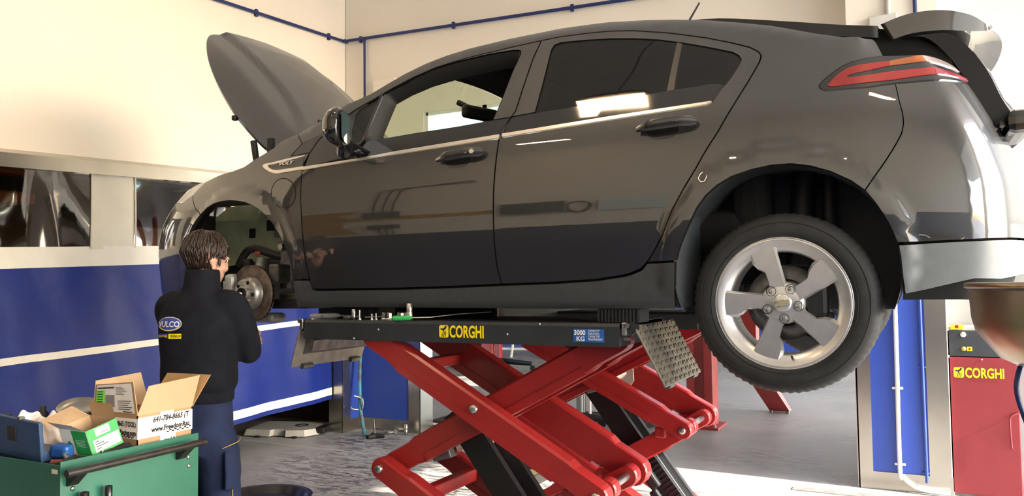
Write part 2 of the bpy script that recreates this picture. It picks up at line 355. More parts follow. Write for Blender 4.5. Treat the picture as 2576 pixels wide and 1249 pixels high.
MB().tube([(-.09,6.5,3.58),(-.09,6.5,4.9)],.020,8).build('conduit',MATS['grey plastic box'],jb)
sb=thing('wall_box','small cream box on the wall behind the windscreen','box',(-5.1,6.9,3.7))
MB().box((-5.08,6.89,3.72),(.30,.06,.24),bev=.01).build('box_body',CREAM,sb)
wc=thing('white_conduit','white plastic conduit running down the right blue pillar','pipe',(-.14,6.48,0))
MB().tube(bez([(-.115,6.475,2.6),(-.115,6.475,1.2),(-.12,6.475,.20),(-.10,6.475,.11),(-.03,6.47,.05),(.06,6.46,.03),(.2,6.45,.03)],6),.0155,10).build('tube',WHITEPL,wc)
for z in (.76,.20): MB().box((-.117,6.485,z),(.075,.02,.018),bev=.006).build('clip',WHITEPL,wc)
bc=thing('blue_conduit','thin blue pipe down the right edge of the right blue pillar','pipe',(.04,6.48,0))
MB().tube([(.045,6.482,2.6),(.055,6.482,.08)],.011,8).build('tube',BLUEPIPE2,bc)
for z in (.92,.15): MB().box((.05,6.49,z),(.05,.014,.014),bev=.004).build('clip',BLUEPIPE2,bc)

# ---- warm high bay lamps under the ceiling
WARM=(1,.70,.40)
LAMPM=mat('warm lamp glass',(1,.9,.7),.3,emit=(1,.66,.33),estr=12)
def lamp(x,y,z,label,watts):
    t=thing('high_bay_lamp',label,'lamp',(x,y,z),'high bay lamps')
    sh=MB(); n=20; prof=[(1.0,.0),(.9,.05),(.62,.11),(.3,.13)]
    P=[]
    for k,h in prof: P.append([(x+.30*k*math.copysign(abs(math.cos(a))**.5,math.cos(a)),y+.09*k*math.copysign(abs(math.sin(a))**.5,math.sin(a)),z+h) for a in [2*PI*i/n for i in range(n)]])
    sh.add([q for g in P for q in g],[(j*n+i,j*n+(i+1)%n,(j+1)*n+(i+1)%n,(j+1)*n+i) for j in range(3) for i in range(n)],True); sh.add(P[-1],[tuple(range(n))])
    sh.build('shade',mat('grey lamp shade',(.4,.4,.4),.35,.8),t)
    L=[(x+.28*math.copysign(abs(math.cos(a))**.6,math.cos(a)),y+.072*math.copysign(abs(math.sin(a))**.6,math.sin(a)),z+.004) for a in [2*PI*i/28 for i in range(28)]]
    MB().add(L,[tuple(range(28))[::-1]]).build('lens',LAMPM,t,fix=False)
    MB().tube([(x,y,z+.12),(x,y,6.0)],.01,6).build('stem',MATS['grey lamp shade'],t)
    l=bpy.data.lights.new('lamp_light','AREA'); l.shape='RECTANGLE'; l.size=.55; l.size_y=.14; l.energy=watts; l.color=WARM
    o=bpy.data.objects.new('lamp_light',l); COL.objects.link(o); o.location=(x,y,z-.02); o.parent=t; o.matrix_parent_inverse=Matrix.Translation((-x,-y,-z))
lamp(-1.95,1.62,4.5,'warm high bay lamp hanging over the driver side of the car',16)
lamp(-4.5,3.4,4.7,'warm high bay lamp hanging over the raised bonnet',9)
lamp(.9,1.2,4.7,'warm high bay lamp hanging nearest the yard gates',12)
lamp(-3.2,-.3,4.7,'warm high bay lamp hanging nearest the lettered wall',16)
# ---- wall behind the camera: gold band, electrical box with cables, dark notice board
gl=thing('gold_band','gold painted band with a bracket end on the wall behind the photographer','wall sign',(-2,-1.39,2.4))
MB().prism([(-6.7,2.72),(-5.75,2.72),(-5.95,2.52),(-5.9,2.43),(-3.9,2.43),(-3.9,2.29),(-5.9,2.29),(-5.95,2.16),(-5.7,2.0),(-6.7,2.0)],-1.398,-1.385).build('band',GOLD,gl)
eb=thing('electrical_box','grey electrical box with cables on the wall behind the photographer','electrical box',(-5.3,-1.39,2.5))
MB().box((-5.35,-1.33,2.50),(.46,.12,.24),bev=.01).build('box_body',DKPLAST,eb); MB().box((-5.3,-1.34,2.12),(.40,.10,.09),bev=.01).build('cable_tray',DKPLAST,eb)
for k in range(3): MB().tube(bez([(-5.5+.14*k,-1.36,2.6),(-5.5+.14*k,-1.36,3.0),(-5.3+.14*k,-1.36,3.25),(-4.2,-1.36,3.3+.05*k)],5),.012,6).build('cable',BLKPLAST,eb)
for k in range(3): MB().tube(bez([(-5.4+.09*k,-1.36,2.08),(-5.3+.1*k,-1.36,1.9),(-5.05+.1*k,-1.36,1.8)],5),.010,6).build('drop_cable',BLKPLAST,eb)
nb=thing('notice_board','dark notice board with a steel frame on the wall behind the photographer','notice board',(-3.4,-1.39,2.4))
MB().box((-3.45,-1.375,2.42),(.72,.03,.36)).build('board',mat('dark green board',(.03,.05,.045),.5),nb); MB().box((-3.45,-1.38,2.42),(.78,.02,.42)).build('frame',STEEL,nb)
hc_=thing('hose_coil','black hose coil hung on the wall behind the photographer','hose',(-2.9,-1.37,2.4))
MB().tube([(-2.92+.13*math.cos(R(a)),-1.36,2.38+.17*math.sin(R(a))) for a in range(0,361,12)],.018,8).build('coil',BLKPLAST,hc_)
wp=thing('window_stand_in','pale blue panel standing in for a bright window behind the photographer','stand-in panel',(-2.3,-1.39,2.4))
MB().box((-2.30,-1.375,2.40),(.80,.03,.36)).build('board',mat('pale window panel',(.62,.72,.72),.3),wp)  # pale panel added in place of a bright window mirrored in the doors

# ------------------------------------------------------------ the car: side surface y(s,h); u = metres behind the rear axle, h = metres above the sill datum
X0=-.417; YC=3.79; Z0=1.275
def mono(xs,ys):
    xs=[float(a) for a in xs]; ys=[float(a) for a in ys]; n=len(xs)
    d=[(ys[i+1]-ys[i])/(xs[i+1]-xs[i]) for i in range(n-1)]
    m=[d[0]]+[0 if d[i-1]*d[i]<=0 else 2*d[i-1]*d[i]/(d[i-1]+d[i]) for i in range(1,n-1)]+[d[-1]]
    def f(x):
        if x<=xs[0]: return ys[0]+m[0]*(x-xs[0])
        if x>=xs[-1]: return ys[-1]+m[-1]*(x-xs[-1])
        lo,hi=0,n-1
        while hi-lo>1:
            k=(lo+hi)//2
            if xs[k]<=x: lo=k
            else: hi=k
        h=xs[lo+1]-xs[lo]; t=(x-xs[lo])/h
        return (2*t**3-3*t*t+1)*ys[lo]+(t**3-2*t*t+t)*h*m[lo]+(-2*t**3+3*t*t)*ys[lo+1]+(t**3-t*t)*h*m[lo+1]
    return f
PLAN=[(-3.64,0),(-3.635,.18),(-3.615,.36),(-3.575,.53),(-3.515,.668),(-3.40,.768),(-3.21,.832),(-3.0,.857),(-2.75,.879),(-2.45,.889),(-2.1,.893),(-1.5,.894),(-.8,.894),(-.3,.893),(0,.891),(.25,.878),(.45,.853),(.58,.822),(.635,.80),(.69,.735),(.75,.60),(.80,.42),(.835,.2),(.845,0)]
S=[0.0]
for a,b in zip(PLAN,PLAN[1:]): S.append(S[-1]+math.hypot(b[0]-a[0],b[1]-a[1]))
k=PLAN.index((0,.891)); S=[s-S[k] for s in S]
FU=mono(S,[p[0] for p in PLAN]); FW=mono(S,[p[1] for p in PLAN])
PH=mono([.16,.19,.22,.30,.38,.46,.50,.60,.72,.82,.89,.94,1.0,1.1,1.2,1.3,1.4,1.5],
        [.80,.840,.856,.868,.879,.8895,.8925,.894,.889,.879,.866,.850,.826,.785,.742,.698,.650,.598])
def sm(x,a,b):
    t=min(1,max(0,(x-a)/(b-a))); return t*t*(3-2*t)
FSH=mono([.1,.3,.5,.62,.72,.8,.9],[0.03,0,0,.025,.085,.165,.30])
RSH=mono([.1,.3,.45,.6,.75,.9,1.0,1.1],[-.06,-.01,0,-.005,-.035,-.09,-.13,-.19])
RAIL=mono([-2.6,-2.34,-2.1,-1.94,-1.76,-1.53,-1.2,-.9,-.6,-.4,-.2,0,.2,.4],[1.04,1.095,1.225,1.28,1.36,1.417,1.437,1.437,1.412,1.385,1.335,1.275,1.21,1.15])
def surf(s,h):
    u=FU(s); w=FW(s)*PH(h)/.894
    w-=7*max(0,h-RAIL(u)+.05)**2*(1-sm(u,.10,.35))*sm(u,-2.6,-2.35)
    for uc,hc,R in ((0,.335,.370),(-2.69,.367,.374)):
        d=math.hypot(u-uc,h-hc)-R
        if d<.085 and h>.2: w+=.013*(1-sm(d,.045,.085))*sm(h,.2,.3)
    u+=FSH(h)*sm(-u,2.75,3.4)+RSH(h)*sm(u,.2,.6)
    return (u,-w,h)

CAR={
 'fender':[(-2.2890,0.3246),(-2.1933,0.3233),(-2.2066,0.4010),(-2.2149,0.5018),(-2.2274,0.6425),(-2.2365,0.7216),(-2.2401,0.7932),(-2.2432,0.8820),(-2.2190,0.9503),(-2.3413,0.9471),(-2.2875,1.0083),(-2.3409,1.0691),(-2.4417,1.0399),(-2.4808,1.0040),(-2.5949,0.9513),(-2.6578,0.9178),(-2.7387,0.9009),(-3.7165,0.9592),(-2.9645,0.8718),(-3.6283,0.9065),(-3.1770,0.7965),(-3.0417,0.7122),(-2.9659,0.6796),(-2.9120,0.7126),(-2.8465,0.7321),(-2.7779,0.7405),(-2.7165,0.7408),(-2.6565,0.7338),(-2.6005,0.7230),(-2.5450,0.7033),(-2.4931,0.6779),(-2.4474,0.6432),(-2.4085,0.6073),(-2.3631,0.5538),(-2.3272,0.4955),(-2.3037,0.4342),(-2.2930,0.3754)],
 'front_door':[(-2.1562,0.2745),(-2.1805,0.2824),(-2.1917,0.3155),(-2.2066,0.4010),(-2.2149,0.5018),(-2.2274,0.6425),(-2.2365,0.7216),(-2.2401,0.7932),(-2.2432,0.8820),(-2.2190,0.9503),(-2.1873,1.0193),(-2.1290,1.0708),(-2.0715,1.1224),(-1.9961,1.1630),(-1.8862,1.2137),(-1.8010,1.2541),(-1.6883,1.2985),(-1.5731,1.3330),(-1.3994,1.3591),(-1.1763,1.3756),(-1.0294,1.3843),(-1.0527,1.2891),(-1.0706,1.1623),(-1.0872,1.0394),(-1.1069,1.0115),(-1.1384,0.9552),(-1.1422,0.9334),(-1.1455,0.8758),(-1.1520,0.7712),(-1.1564,0.6889),(-1.1566,0.5526),(-1.1557,0.4511),(-1.1516,0.3632),(-1.1350,0.2886),(-1.3978,0.2809),(-1.6757,0.2762)],
 'rear_door':[(-1.0294,1.3843),(-0.9442,1.3876),(-0.8161,1.3824),(-0.7025,1.3733),(-0.5913,1.3544),(-0.4311,1.3127),(-0.2790,1.2625),(-0.1815,1.2235),(-0.1058,1.1892),(-0.0736,1.1645),(-0.0625,1.1454),(-0.0671,1.1187),(-0.0990,1.0525),(-0.1441,0.9673),(-0.2057,0.8534),(-0.2598,0.7696),(-0.2869,0.7217),(-0.3373,0.6420),(-0.3843,0.5614),(-0.4207,0.4721),(-0.4699,0.3948),(-0.4906,0.3678),(-0.5177,0.3422),(-0.5541,0.3274),(-0.5872,0.3186),(-0.7049,0.3030),(-0.8795,0.2940),(-1.1350,0.2886),(-1.1516,0.3632),(-1.1557,0.4511),(-1.1566,0.5526),(-1.1564,0.6889),(-1.1520,0.7712),(-1.1455,0.8758),(-1.1422,0.9334),(-1.1384,0.9552),(-1.1069,1.0115),(-1.0872,1.0394),(-1.0706,1.1623),(-1.0527,1.2891)],
 'body_side':[(-2.3409,1.0691),(-2.2041,1.1275),(-2.0737,1.1972),(-1.9400,1.2364),(-1.7598,1.3229),(-1.6467,1.3656),(-1.5342,1.3944),(-1.4204,1.4138),(-1.1979,1.4329),(-0.9541,1.4438),(-0.7204,1.4319),(-0.5519,1.4070),(-0.4279,1.3840),(-0.2898,1.3537),(-0.1563,1.3162),(-0.0336,1.2779),(0.1263,1.2139),(0.2251,1.1800),(0.5318,1.1653),(0.5388,1.1486),(0.5169,1.0867),(0.3622,1.0810),(0.2590,1.0700),(0.2155,1.0537),(0.1805,1.0278),(0.1555,1.0055),(0.1449,0.9909),(0.1491,0.9761),(0.1651,0.9662),(0.2153,0.9648),(0.3225,0.9633),(0.4841,0.9712),(0.4712,0.9104),(0.4631,0.8539),(0.4528,0.8210),(0.4336,0.7863),(0.3975,0.7412),(0.3263,0.6518),(0.2871,0.5943),(0.2430,0.6312),(0.1803,0.6666),(0.1163,0.6909),(0.0506,0.7045),(-0.0169,0.7041),(-0.0862,0.6936),(-0.1572,0.6734),(-0.2117,0.6440),(-0.2525,0.6096),(-0.2876,0.5634),(-0.3176,0.5054),(-0.3458,0.4432),(-0.3635,0.4004),(-0.3730,0.3692),(-0.4906,0.3678),(-0.4699,0.3948),(-0.4207,0.4721),(-0.3843,0.5614),(-0.3373,0.6420),(-0.2869,0.7217),(-0.2598,0.7696),(-0.2057,0.8534),(-0.1441,0.9673),(-0.0990,1.0525),(-0.0671,1.1187),(-0.0625,1.1454),(-0.0736,1.1645),(-0.1058,1.1892),(-0.1815,1.2235),(-0.2790,1.2625),(-0.4311,1.3127),(-0.5913,1.3544),(-0.7025,1.3733),(-0.8161,1.3824),(-0.9442,1.3876),(-1.0294,1.3843),(-1.1763,1.3756),(-1.3994,1.3591),(-1.5731,1.3330),(-1.6883,1.2985),(-1.8010,1.2541),(-1.8862,1.2137),(-1.9961,1.1630),(-2.0715,1.1224),(-2.1306,1.0753),(-2.1945,1.0393),(-2.2875,1.0083)],
 'sill':[(-2.2843,0.3206),(-2.1912,0.3194),(-2.1786,0.2766),(-2.1518,0.2687),(-1.6762,0.2708),(-1.3982,0.2756),(-1.1354,0.2835),(-0.8799,0.2891),(-0.7052,0.2982),(-0.5843,0.3139),(-0.5512,0.3227),(-0.5132,0.3375),(-0.4893,0.3631),(-0.3763,0.3648),(-0.3915,0.1871),(-0.8951,0.1854),(-1.6951,0.1882),(-2.2959,0.1905),(-2.2847,0.2540)],
 'fd_glass':[(-1.8479,1.2367),(-1.7464,1.2832),(-1.6299,1.3179),(-1.4565,1.3447),(-1.2837,1.3568),(-1.1676,1.3561),(-1.1382,1.3520),(-1.1239,1.3422),(-1.1221,1.3253),(-1.1433,1.2468),(-1.1697,1.1076),(-1.1951,1.0106),(-1.3697,1.0000),(-1.6012,0.9922),(-1.8899,0.9781),(-1.8717,1.0943)],
 'fd_quarter':[(-1.8669,1.2285),(-1.9236,1.1949),(-1.9745,1.1646),(-1.9923,1.1301),(-1.9858,1.0443),(-1.9582,0.9748),(-1.9089,0.9780),(-1.8893,1.1049)],
 'fd_bar':[(-1.8479,1.2367),(-1.8669,1.2285),(-1.8893,1.1049),(-1.9089,0.9780),(-1.8899,0.9781),(-1.8717,1.0943)],
 'fd_belt':[(-2.1794,1.0185),(-2.1237,1.0702),(-2.0655,1.1195),(-1.9945,1.1584),(-1.9236,1.1949),(-1.9745,1.1646),(-1.9923,1.1301),(-1.9858,1.0443),(-1.9582,0.9748),(-1.9089,0.9780),(-1.6009,0.9911),(-1.3694,0.9990),(-1.1949,1.0096),(-1.1089,1.0118),(-1.1388,0.9570),(-1.1431,0.9389),(-1.6761,0.9130),(-1.9118,0.8955),(-2.2278,0.8827),(-2.2156,0.9479)],
 'trim_f':[(-2.2353,0.8813),(-1.9114,0.8935),(-1.6754,0.9101),(-1.1447,0.9364),(-1.1455,0.9190),(-1.6722,0.8943),(-1.9095,0.8835),(-2.2371,0.8642)],  # the pinch is the door mirror's reflection put into the strip's shape
 'trim_r':[(-1.1319,0.9378),(-0.8566,0.9511),(-0.5943,0.9629),(-0.2387,0.9766),(-0.2362,0.9732),(-0.2562,0.9641),(-0.3963,0.9571),(-0.5926,0.9484),(-0.8543,0.9357),(-1.1304,0.9220)],
 'rd_glass':[(-0.9888,1.0208),(-0.9763,1.1577),(-0.9669,1.3252),(-0.9565,1.3470),(-0.9257,1.3541),(-0.8094,1.3450),(-0.6963,1.3318),(-0.5861,1.3125),(-0.4791,1.2874),(-0.3985,1.2645),(-0.4098,1.1521),(-0.4192,1.0465),(-0.5525,1.0378),(-0.6546,1.0329),(-0.8139,1.0271)],
 'rd_bar':[(-0.3985,1.2645),(-0.3752,1.2542),(-0.3849,1.1481),(-0.3902,1.0478),(-0.4192,1.0465),(-0.4098,1.1521)],
 'rd_fixed':[(-0.3752,1.2542),(-0.2750,1.2179),(-0.1738,1.1779),(-0.1474,1.1586),(-0.1376,1.1384),(-0.1430,1.1208),(-0.1716,1.0678),(-0.1926,1.0389),(-0.2160,1.0484),(-0.2533,1.0537),(-0.2903,1.0496),(-0.3902,1.0478),(-0.3849,1.1481)],
 'rd_belt':[(-0.9888,1.0208),(-0.8139,1.0271),(-0.6546,1.0329),(-0.5525,1.0378),(-0.4192,1.0465),(-0.3902,1.0478),(-0.2903,1.0496),(-0.2533,1.0537),(-0.2160,1.0484),(-0.1926,1.0389),(-0.2137,1.0120),(-0.2388,0.9776),(-0.3976,0.9707),(-0.5943,0.9634),(-0.8567,0.9517),(-1.1309,0.9388),(-1.1089,1.0096),(-1.0893,1.0148)],
 'rd_dlo':[(-0.9888,1.0208),(-0.9763,1.1577),(-0.9669,1.3252),(-0.9565,1.3470),(-0.9257,1.3541),(-0.8094,1.3450),(-0.6963,1.3318),(-0.5861,1.3125),(-0.4791,1.2874),(-0.3752,1.2542),(-0.2750,1.2179),(-0.1738,1.1779),(-0.1474,1.1586),(-0.1376,1.1384),(-0.1430,1.1208),(-0.1716,1.0678),(-0.2137,1.0120),(-0.2362,0.9732),(-0.2562,0.9641),(-0.3963,0.9571),(-0.5926,0.9484),(-0.8543,0.9357),(-1.1304,0.9220),(-1.1089,1.0096),(-1.0893,1.0148)],
 'fd_dlo':[(-2.1794,1.0185),(-2.1237,1.0702),(-2.0655,1.1195),(-1.9945,1.1584),(-1.9236,1.1949),(-1.8479,1.2367),(-1.7464,1.2832),(-1.6299,1.3179),(-1.4565,1.3447),(-1.2837,1.3568),(-1.1676,1.3561),(-1.1382,1.3520),(-1.1239,1.3422),(-1.1221,1.3253),(-1.1433,1.2468),(-1.1697,1.1076),(-1.1949,1.0096),(-1.1089,1.0118),(-1.1388,0.9570),(-1.1435,0.9188),(-1.6722,0.8943),(-1.9095,0.8835),(-2.2345,0.8640),(-2.2311,0.8973),(-2.2156,0.9479)],
 'sail':[(-2.2828,1.0100),(-2.1945,1.0393),(-2.1306,1.0753),(-2.1873,1.0193),(-2.2205,0.9547),(-2.3357,0.9465)],
 'badge_silver':[(-2.2415,0.9399),(-2.2467,0.9355),(-2.3451,0.9227),(-2.4468,0.9119),(-2.4784,0.9116),(-2.4820,0.9043),(-2.4648,0.8921),(-2.4388,0.8824),(-2.4103,0.8777),(-2.3333,0.8796),(-2.2395,0.8830),(-2.2383,0.8673),(-2.3300,0.8631),(-2.3987,0.8597),(-2.4266,0.8625),(-2.4605,0.8737),(-2.4966,0.8918),(-2.5166,0.9057),(-2.5155,0.9149),(-2.5009,0.9188),(-2.4616,0.9209),(-2.3488,0.9337),(-2.2449,0.9413)],
 'badge_black':[(-2.2427,0.9345),(-2.3449,0.9221),(-2.4466,0.9113),(-2.4773,0.9106),(-2.4812,0.9042),(-2.4640,0.8927),(-2.4381,0.8830),(-2.4105,0.8786),(-2.3335,0.8805),(-2.2415,0.8837),(-2.2409,0.9073)],
 'fuel':[(-2.2702,0.7493),(-2.2705,0.7349),(-2.2742,0.7214),(-2.2808,0.7091),(-2.2900,0.6984),(-2.3015,0.6900),(-2.3149,0.6839),(-2.3296,0.6806),(-2.3453,0.6801),(-2.3609,0.6824),(-2.3747,0.6872),(-2.3878,0.6948),(-2.4003,0.7047),(-2.4120,0.7168),(-2.4223,0.7306),(-2.4293,0.7452),(-2.4322,0.7601),(-2.4321,0.7748),(-2.4290,0.7888),(-2.4229,0.8015),(-2.4141,0.8123),(-2.4028,0.8209),(-2.3895,0.8269),(-2.3747,0.8301),(-2.3589,0.8304),(-2.3429,0.8277),(-2.3271,0.8222),(-2.3121,0.8141),(-2.2989,0.8039),(-2.2876,0.7917),(-2.2789,0.7783),(-2.2729,0.7639)],
 'seam_b':[(0.4841,0.9712),(0.4712,0.9104),(0.4631,0.8539),(0.4528,0.8210),(0.4336,0.7863),(0.3975,0.7412),(0.3263,0.6518),(0.2871,0.5943)],
 'rail_line':[(-2.3409,1.0691),(-2.2041,1.1275),(-2.0737,1.1972),(-1.9400,1.2364),(-1.7598,1.3229),(-1.6467,1.3656),(-1.5342,1.3944),(-1.4204,1.4138),(-1.1979,1.4329),(-0.9541,1.4438),(-0.7204,1.4319),(-0.5519,1.4070),(-0.4279,1.3840),(-0.2898,1.3537),(-0.1563,1.3162),(-0.0336,1.2779)],
 'bumper_low_line':[(0.3812,0.4103),(0.6300,0.4244)],
 'tail':[(0.1449,0.9909),(0.1555,1.0055),(0.1805,1.0278),(0.2155,1.0537),(0.2590,1.0700),(0.3622,1.0810),(0.5169,1.0867),(0.6266,1.0840),(0.7205,1.0871),(0.8242,1.0868),(1.3830,1.1763),(1.3169,1.1302),(1.3145,1.0949),(0.8170,0.9944),(0.6621,0.9770),(0.4841,0.9712),(0.3225,0.9633),(0.2153,0.9648),(0.1651,0.9662),(0.1491,0.9761)],
 'tail_red':[(0.1708,0.9832),(0.1855,1.0017),(0.2066,1.0244),(0.2402,1.0436),(0.2897,1.0522),(0.5209,1.0603),(0.5057,1.0415),(0.3367,1.0262),(0.2794,1.0221),(0.2501,1.0170),(0.2369,1.0082),(0.2662,1.0054),(0.3316,1.0084),(0.5222,1.0190),(0.6273,1.0238),(0.6712,1.0274),(0.6540,0.9996),(0.6104,0.9953),(0.4844,0.9836),(0.2648,0.9787),(0.1856,0.9773)],
 'tail_amber':[(0.5209,1.0603),(0.5964,1.0704),(0.6641,1.0797),(0.6596,1.0542),(0.5975,1.0478),(0.5057,1.0415)],
 'tail_clear':[(0.6641,1.0797),(0.7287,1.0845),(1.5283,1.2414),(0.8267,1.0730),(0.7287,1.0609),(0.6596,1.0542)],
 'tail_end':[(0.6712,1.0274),(1.8111,1.2521),(1.4569,1.1642),(0.8919,1.0240),(1.6794,1.1919),(0.6540,0.9996)],
 'rb_edge':[(0.2871,0.5943),(0.3154,0.5540),(0.3350,0.5206),(0.3554,0.4807),(0.3710,0.4413),(0.3800,0.4116)],
 'lb_edge':[(0.3811,0.4076),(0.3908,0.3485),(0.3994,0.2867),(0.4093,0.2381)],
 'lb_bot':[(0.4093,0.2381),(0.4730,0.2510),(0.5617,0.2728),(0.6219,0.2872)],
 'rb_top':[(0.4841,0.9712),(0.6621,0.9770),(0.8170,0.9944),(1.3145,1.0949)],
 'headlamp':[(-3.6283,0.9065),(-3.1770,0.7965),(-3.6086,0.7954),(-3.5689,0.7739),(-3.5231,0.7958),(-3.3798,0.8054),(-3.3961,0.8444),(-3.2691,0.8609)],
 'fb_seam':[(-3.1770,0.7965),(-3.0417,0.7122),(-2.9659,0.6796),(-3.0032,0.6497),(-3.0295,0.6190)],
 'flare_r':[(0.3138,0.6309),(0.3393,0.6191),(0.3698,0.5856),(0.3961,0.5500),(0.4150,0.5020),(0.4303,0.4479),(0.4405,0.4091)],
 'handle_f':[(-1.4355,0.8553),(-1.2136,0.8714),(-1.2102,0.8355),(-1.4328,0.8277)],
 'handle_r':[(-0.5160,0.8976),(-0.2907,0.9052),(-0.2897,0.8795),(-0.5148,0.8745)],
 'cup_f':[(-1.3262,0.8565)],
 'cup_r':[(-0.4103,0.8894)],
 'volt':[(-2.3963,0.9075),(-2.2901,0.9117)],
 'mirror':[(-2.0545,1.0732)]}
CAR['tail']=CAR['tail'][:9]+[(.80,1.078),(.88,1.055),(.95,1.02),(.93,1.0),(.80,.985)]+CAR['tail'][14:]
CAR['headlamp']=[(-3.1154,.8612),(-3.1773,.7965),(-3.264,.765),(-3.45,.765),(-3.60,.76),(-3.6,.80),(-3.45,.84),(-3.27,.861)]
CAR['fender']=[(-3.1154,.8612) if q[0]<-3.2 else q for q in CAR['fender']]
SF,SR=S[0],S[-1]
seam=CAR['fb_seam'][:3]
CAR['front_bumper']=seam+CAR['fb_seam'][3:]+[(-3.06,.55),(-3.075,.47),(-3.08,.40),(-3.075,.33),(-3.06,.26),(-3.04,.235),(-3.2,.225),(-3.5,.215),(-3.9,.21),(SF,.21),(SF,.735),(-4.1,.742),(-3.85,.752),(-3.60,.76),(-3.45,.765),(-3.264,.765)]
CAR['rear_bumper']=CAR['seam_b']+CAR['rb_edge'][1:]+[(.50,.415),(.632,.419),(.8,.425),(1.1,.43),(SR,.43),(SR,.70),(1.25,.72),(1.08,.78),(1.0,.88),(.96,.96),(.93,1.0),(.80,.985),(.662,.977)]
CAR['valance']=[(.384,.405)]+CAR['lb_edge'][1:]+CAR['lb_bot'][1:]+[(.75,.285),(.95,.30),(1.15,.30),(1.25,.34),(SR,.34),(SR,.426),(1.1,.426),(.8,.421),(.632,.415),(.50,.411)]
def P3(s,h,off=0,side=-1):
    u,v,hh=surf(s,h); n=nrm(s,h)
    return Vector((u+n[0]*off+X0,(v+n[1]*off)*(-side)+YC,hh+n[2]*off+Z0))
def nrm(s,h):
    e=.004; a=Vector(surf(s+e,h))-Vector(surf(s-e,h)); b=Vector(surf(s,h+e))-Vector(surf(s,h-e)); n=a.cross(b).normalized()
    return n
def resample(poly,d=.018):
    out=[]
    for i,p in enumerate(poly):
        q=poly[(i+1)%len(poly)]; L=math.hypot(q[0]-p[0],q[1]-p[1]); k=max(1,int(L/d))
        for j in range(k): out.append((p[0]+(q[0]-p[0])*j/k,p[1]+(q[1]-p[1])*j/k))
    return out
def roundc(poly,it=1):
    # soften traced corners a little (chaikin on the short segments only)
    return poly
def offset_poly(poly,d):
    n=len(poly); A=sum(poly[i][0]*poly[(i+1)%n][1]-poly[(i+1)%n][0]*poly[i][1] for i in range(n)); sg=1 if A>0 else -1
    out=[]
    for i in range(n):
        p0=Vector(poly[i-1]); p=Vector(poly[i]); p1=Vector(poly[(i+1)%n]); a=(p-p0); b=(p1-p)
        if a.length<1e-7 or b.length<1e-7: out.append(tuple(p)); continue
        a.normalize(); b.normalize(); n1=Vector((-a.y,a.x))*sg; n2=Vector((-b.y,b.x))*sg; m=n1+n2
        if m.length<.3: m=n1
        m.normalize(); k=min(2,1/max(.5,m.dot(n1))); out.append((p.x+m.x*d*k,p.y+m.y*d*k))
    return out
def inpoly(px,py,poly):
    x=np.array([p[0] for p in poly]); y=np.array([p[1] for p in poly]); x2=np.roll(x,-1); y2=np.roll(y,-1)
    c=np.zeros(len(px),bool)
    for a,b,a2,b2 in zip(x,y,x2,y2):
        if b==b2: continue
        k=((b>py)!=(b2>py))&(px<(a2-a)*(py-b)/(b2-b)+a); c^=k
    return c
def dist2(px,py,poly):
    d=np.full(len(px),9.)
    for i in range(len(poly)):
        a,b=poly[i],poly[(i+1)%len(poly)]; dx,dy=b[0]-a[0],b[1]-a[1]; L=dx*dx+dy*dy+1e-12
        t=np.clip(((px-a[0])*dx+(py-a[1])*dy)/L,0,1); d=np.minimum(d,np.hypot(px-a[0]-t*dx,py-a[1]-t*dy))
    return d
def panel_mesh(outline,holes=(),gap=.0022,depth=.016,lift=0,g=.034,seg=.018):
    o=resample(offset_poly(outline,gap) if gap else outline,seg); hs=[resample(offset_poly(h,-gap) if gap else h,seg) for h in holes]
    xs=[p[0] for p in o]; ys=[p[1] for p in o]
    gx,gy=np.meshgrid(np.arange(min(xs),max(xs),g),np.arange(min(ys),max(ys),g)); gx=gx.ravel(); gy=gy.ravel(); gx=gx+((np.round(gy/g)%2)*.5*g)
    ok=inpoly(gx,gy,o)&(dist2(gx,gy,o)>g*.4)
    for h in hs: ok&=~inpoly(gx,gy,h)&(dist2(gx,gy,h)>g*.4)
    pts=[Vector(p) for p in o]; ed=[(i,(i+1)%len(o)) for i in range(len(o))]; loops=[list(range(len(o)))]
    for h in hs:
        b=len(pts); pts+=[Vector(p) for p in h]; ed+=[(b+i,b+(i+1)%len(h)) for i in range(len(h))]; loops.append(list(range(b,b+len(h))))
    pts+=[Vector((a,b)) for a,b in zip(gx[ok],gy[ok])]
    V,E,F,ov,oe,of=delaunay_2d_cdt(pts,ed,[],0,1e-6)
    cx=np.array([sum(V[i][0] for i in f)/len(f) for f in F]); cy=np.array([sum(V[i][1] for i in f)/len(f) for f in F])
    keep=inpoly(cx,cy,o)
    for h in hs: keep&=~inpoly(cx,cy,h)
    verts=[]; nors=[]
    for p in V:
        u,v,hh=surf(p[0],p[1]); n=nrm(p[0],p[1]); verts.append(Vector((u,v,hh))+n*lift); nors.append(n)
    faces=[]
    for f,k in zip(F,keep):
        if not k: continue
        a,b,c=(verts[i] for i in f[:3]); nn=(b-a).cross(c-a)
        faces.append(tuple(f) if nn.dot(nors[f[0]])>0 else tuple(f)[::-1])
    nskin=len(faces)
    # flange turned inward along every edge
    if depth:
        inv={}
        for i,grp in enumerate(ov):
            for k in grp: inv[k]=i
        for lp in loops:
            L=[inv.get(i) for i in lp]; L=[i for i in L if i is not None]
            b=len(verts)
            for i in L:
                verts.append(verts[i].copy()); verts.append(verts[i]-nors[i]*depth); nors.append(nors[i]); nors.append(nors[i])
            n=len(L)
            for j in range(n):
                k=(j+1)%n; faces.append((b+2*j,b+2*k,b+2*k+1,b+2*j+1))
    return verts,faces,nors,nskin
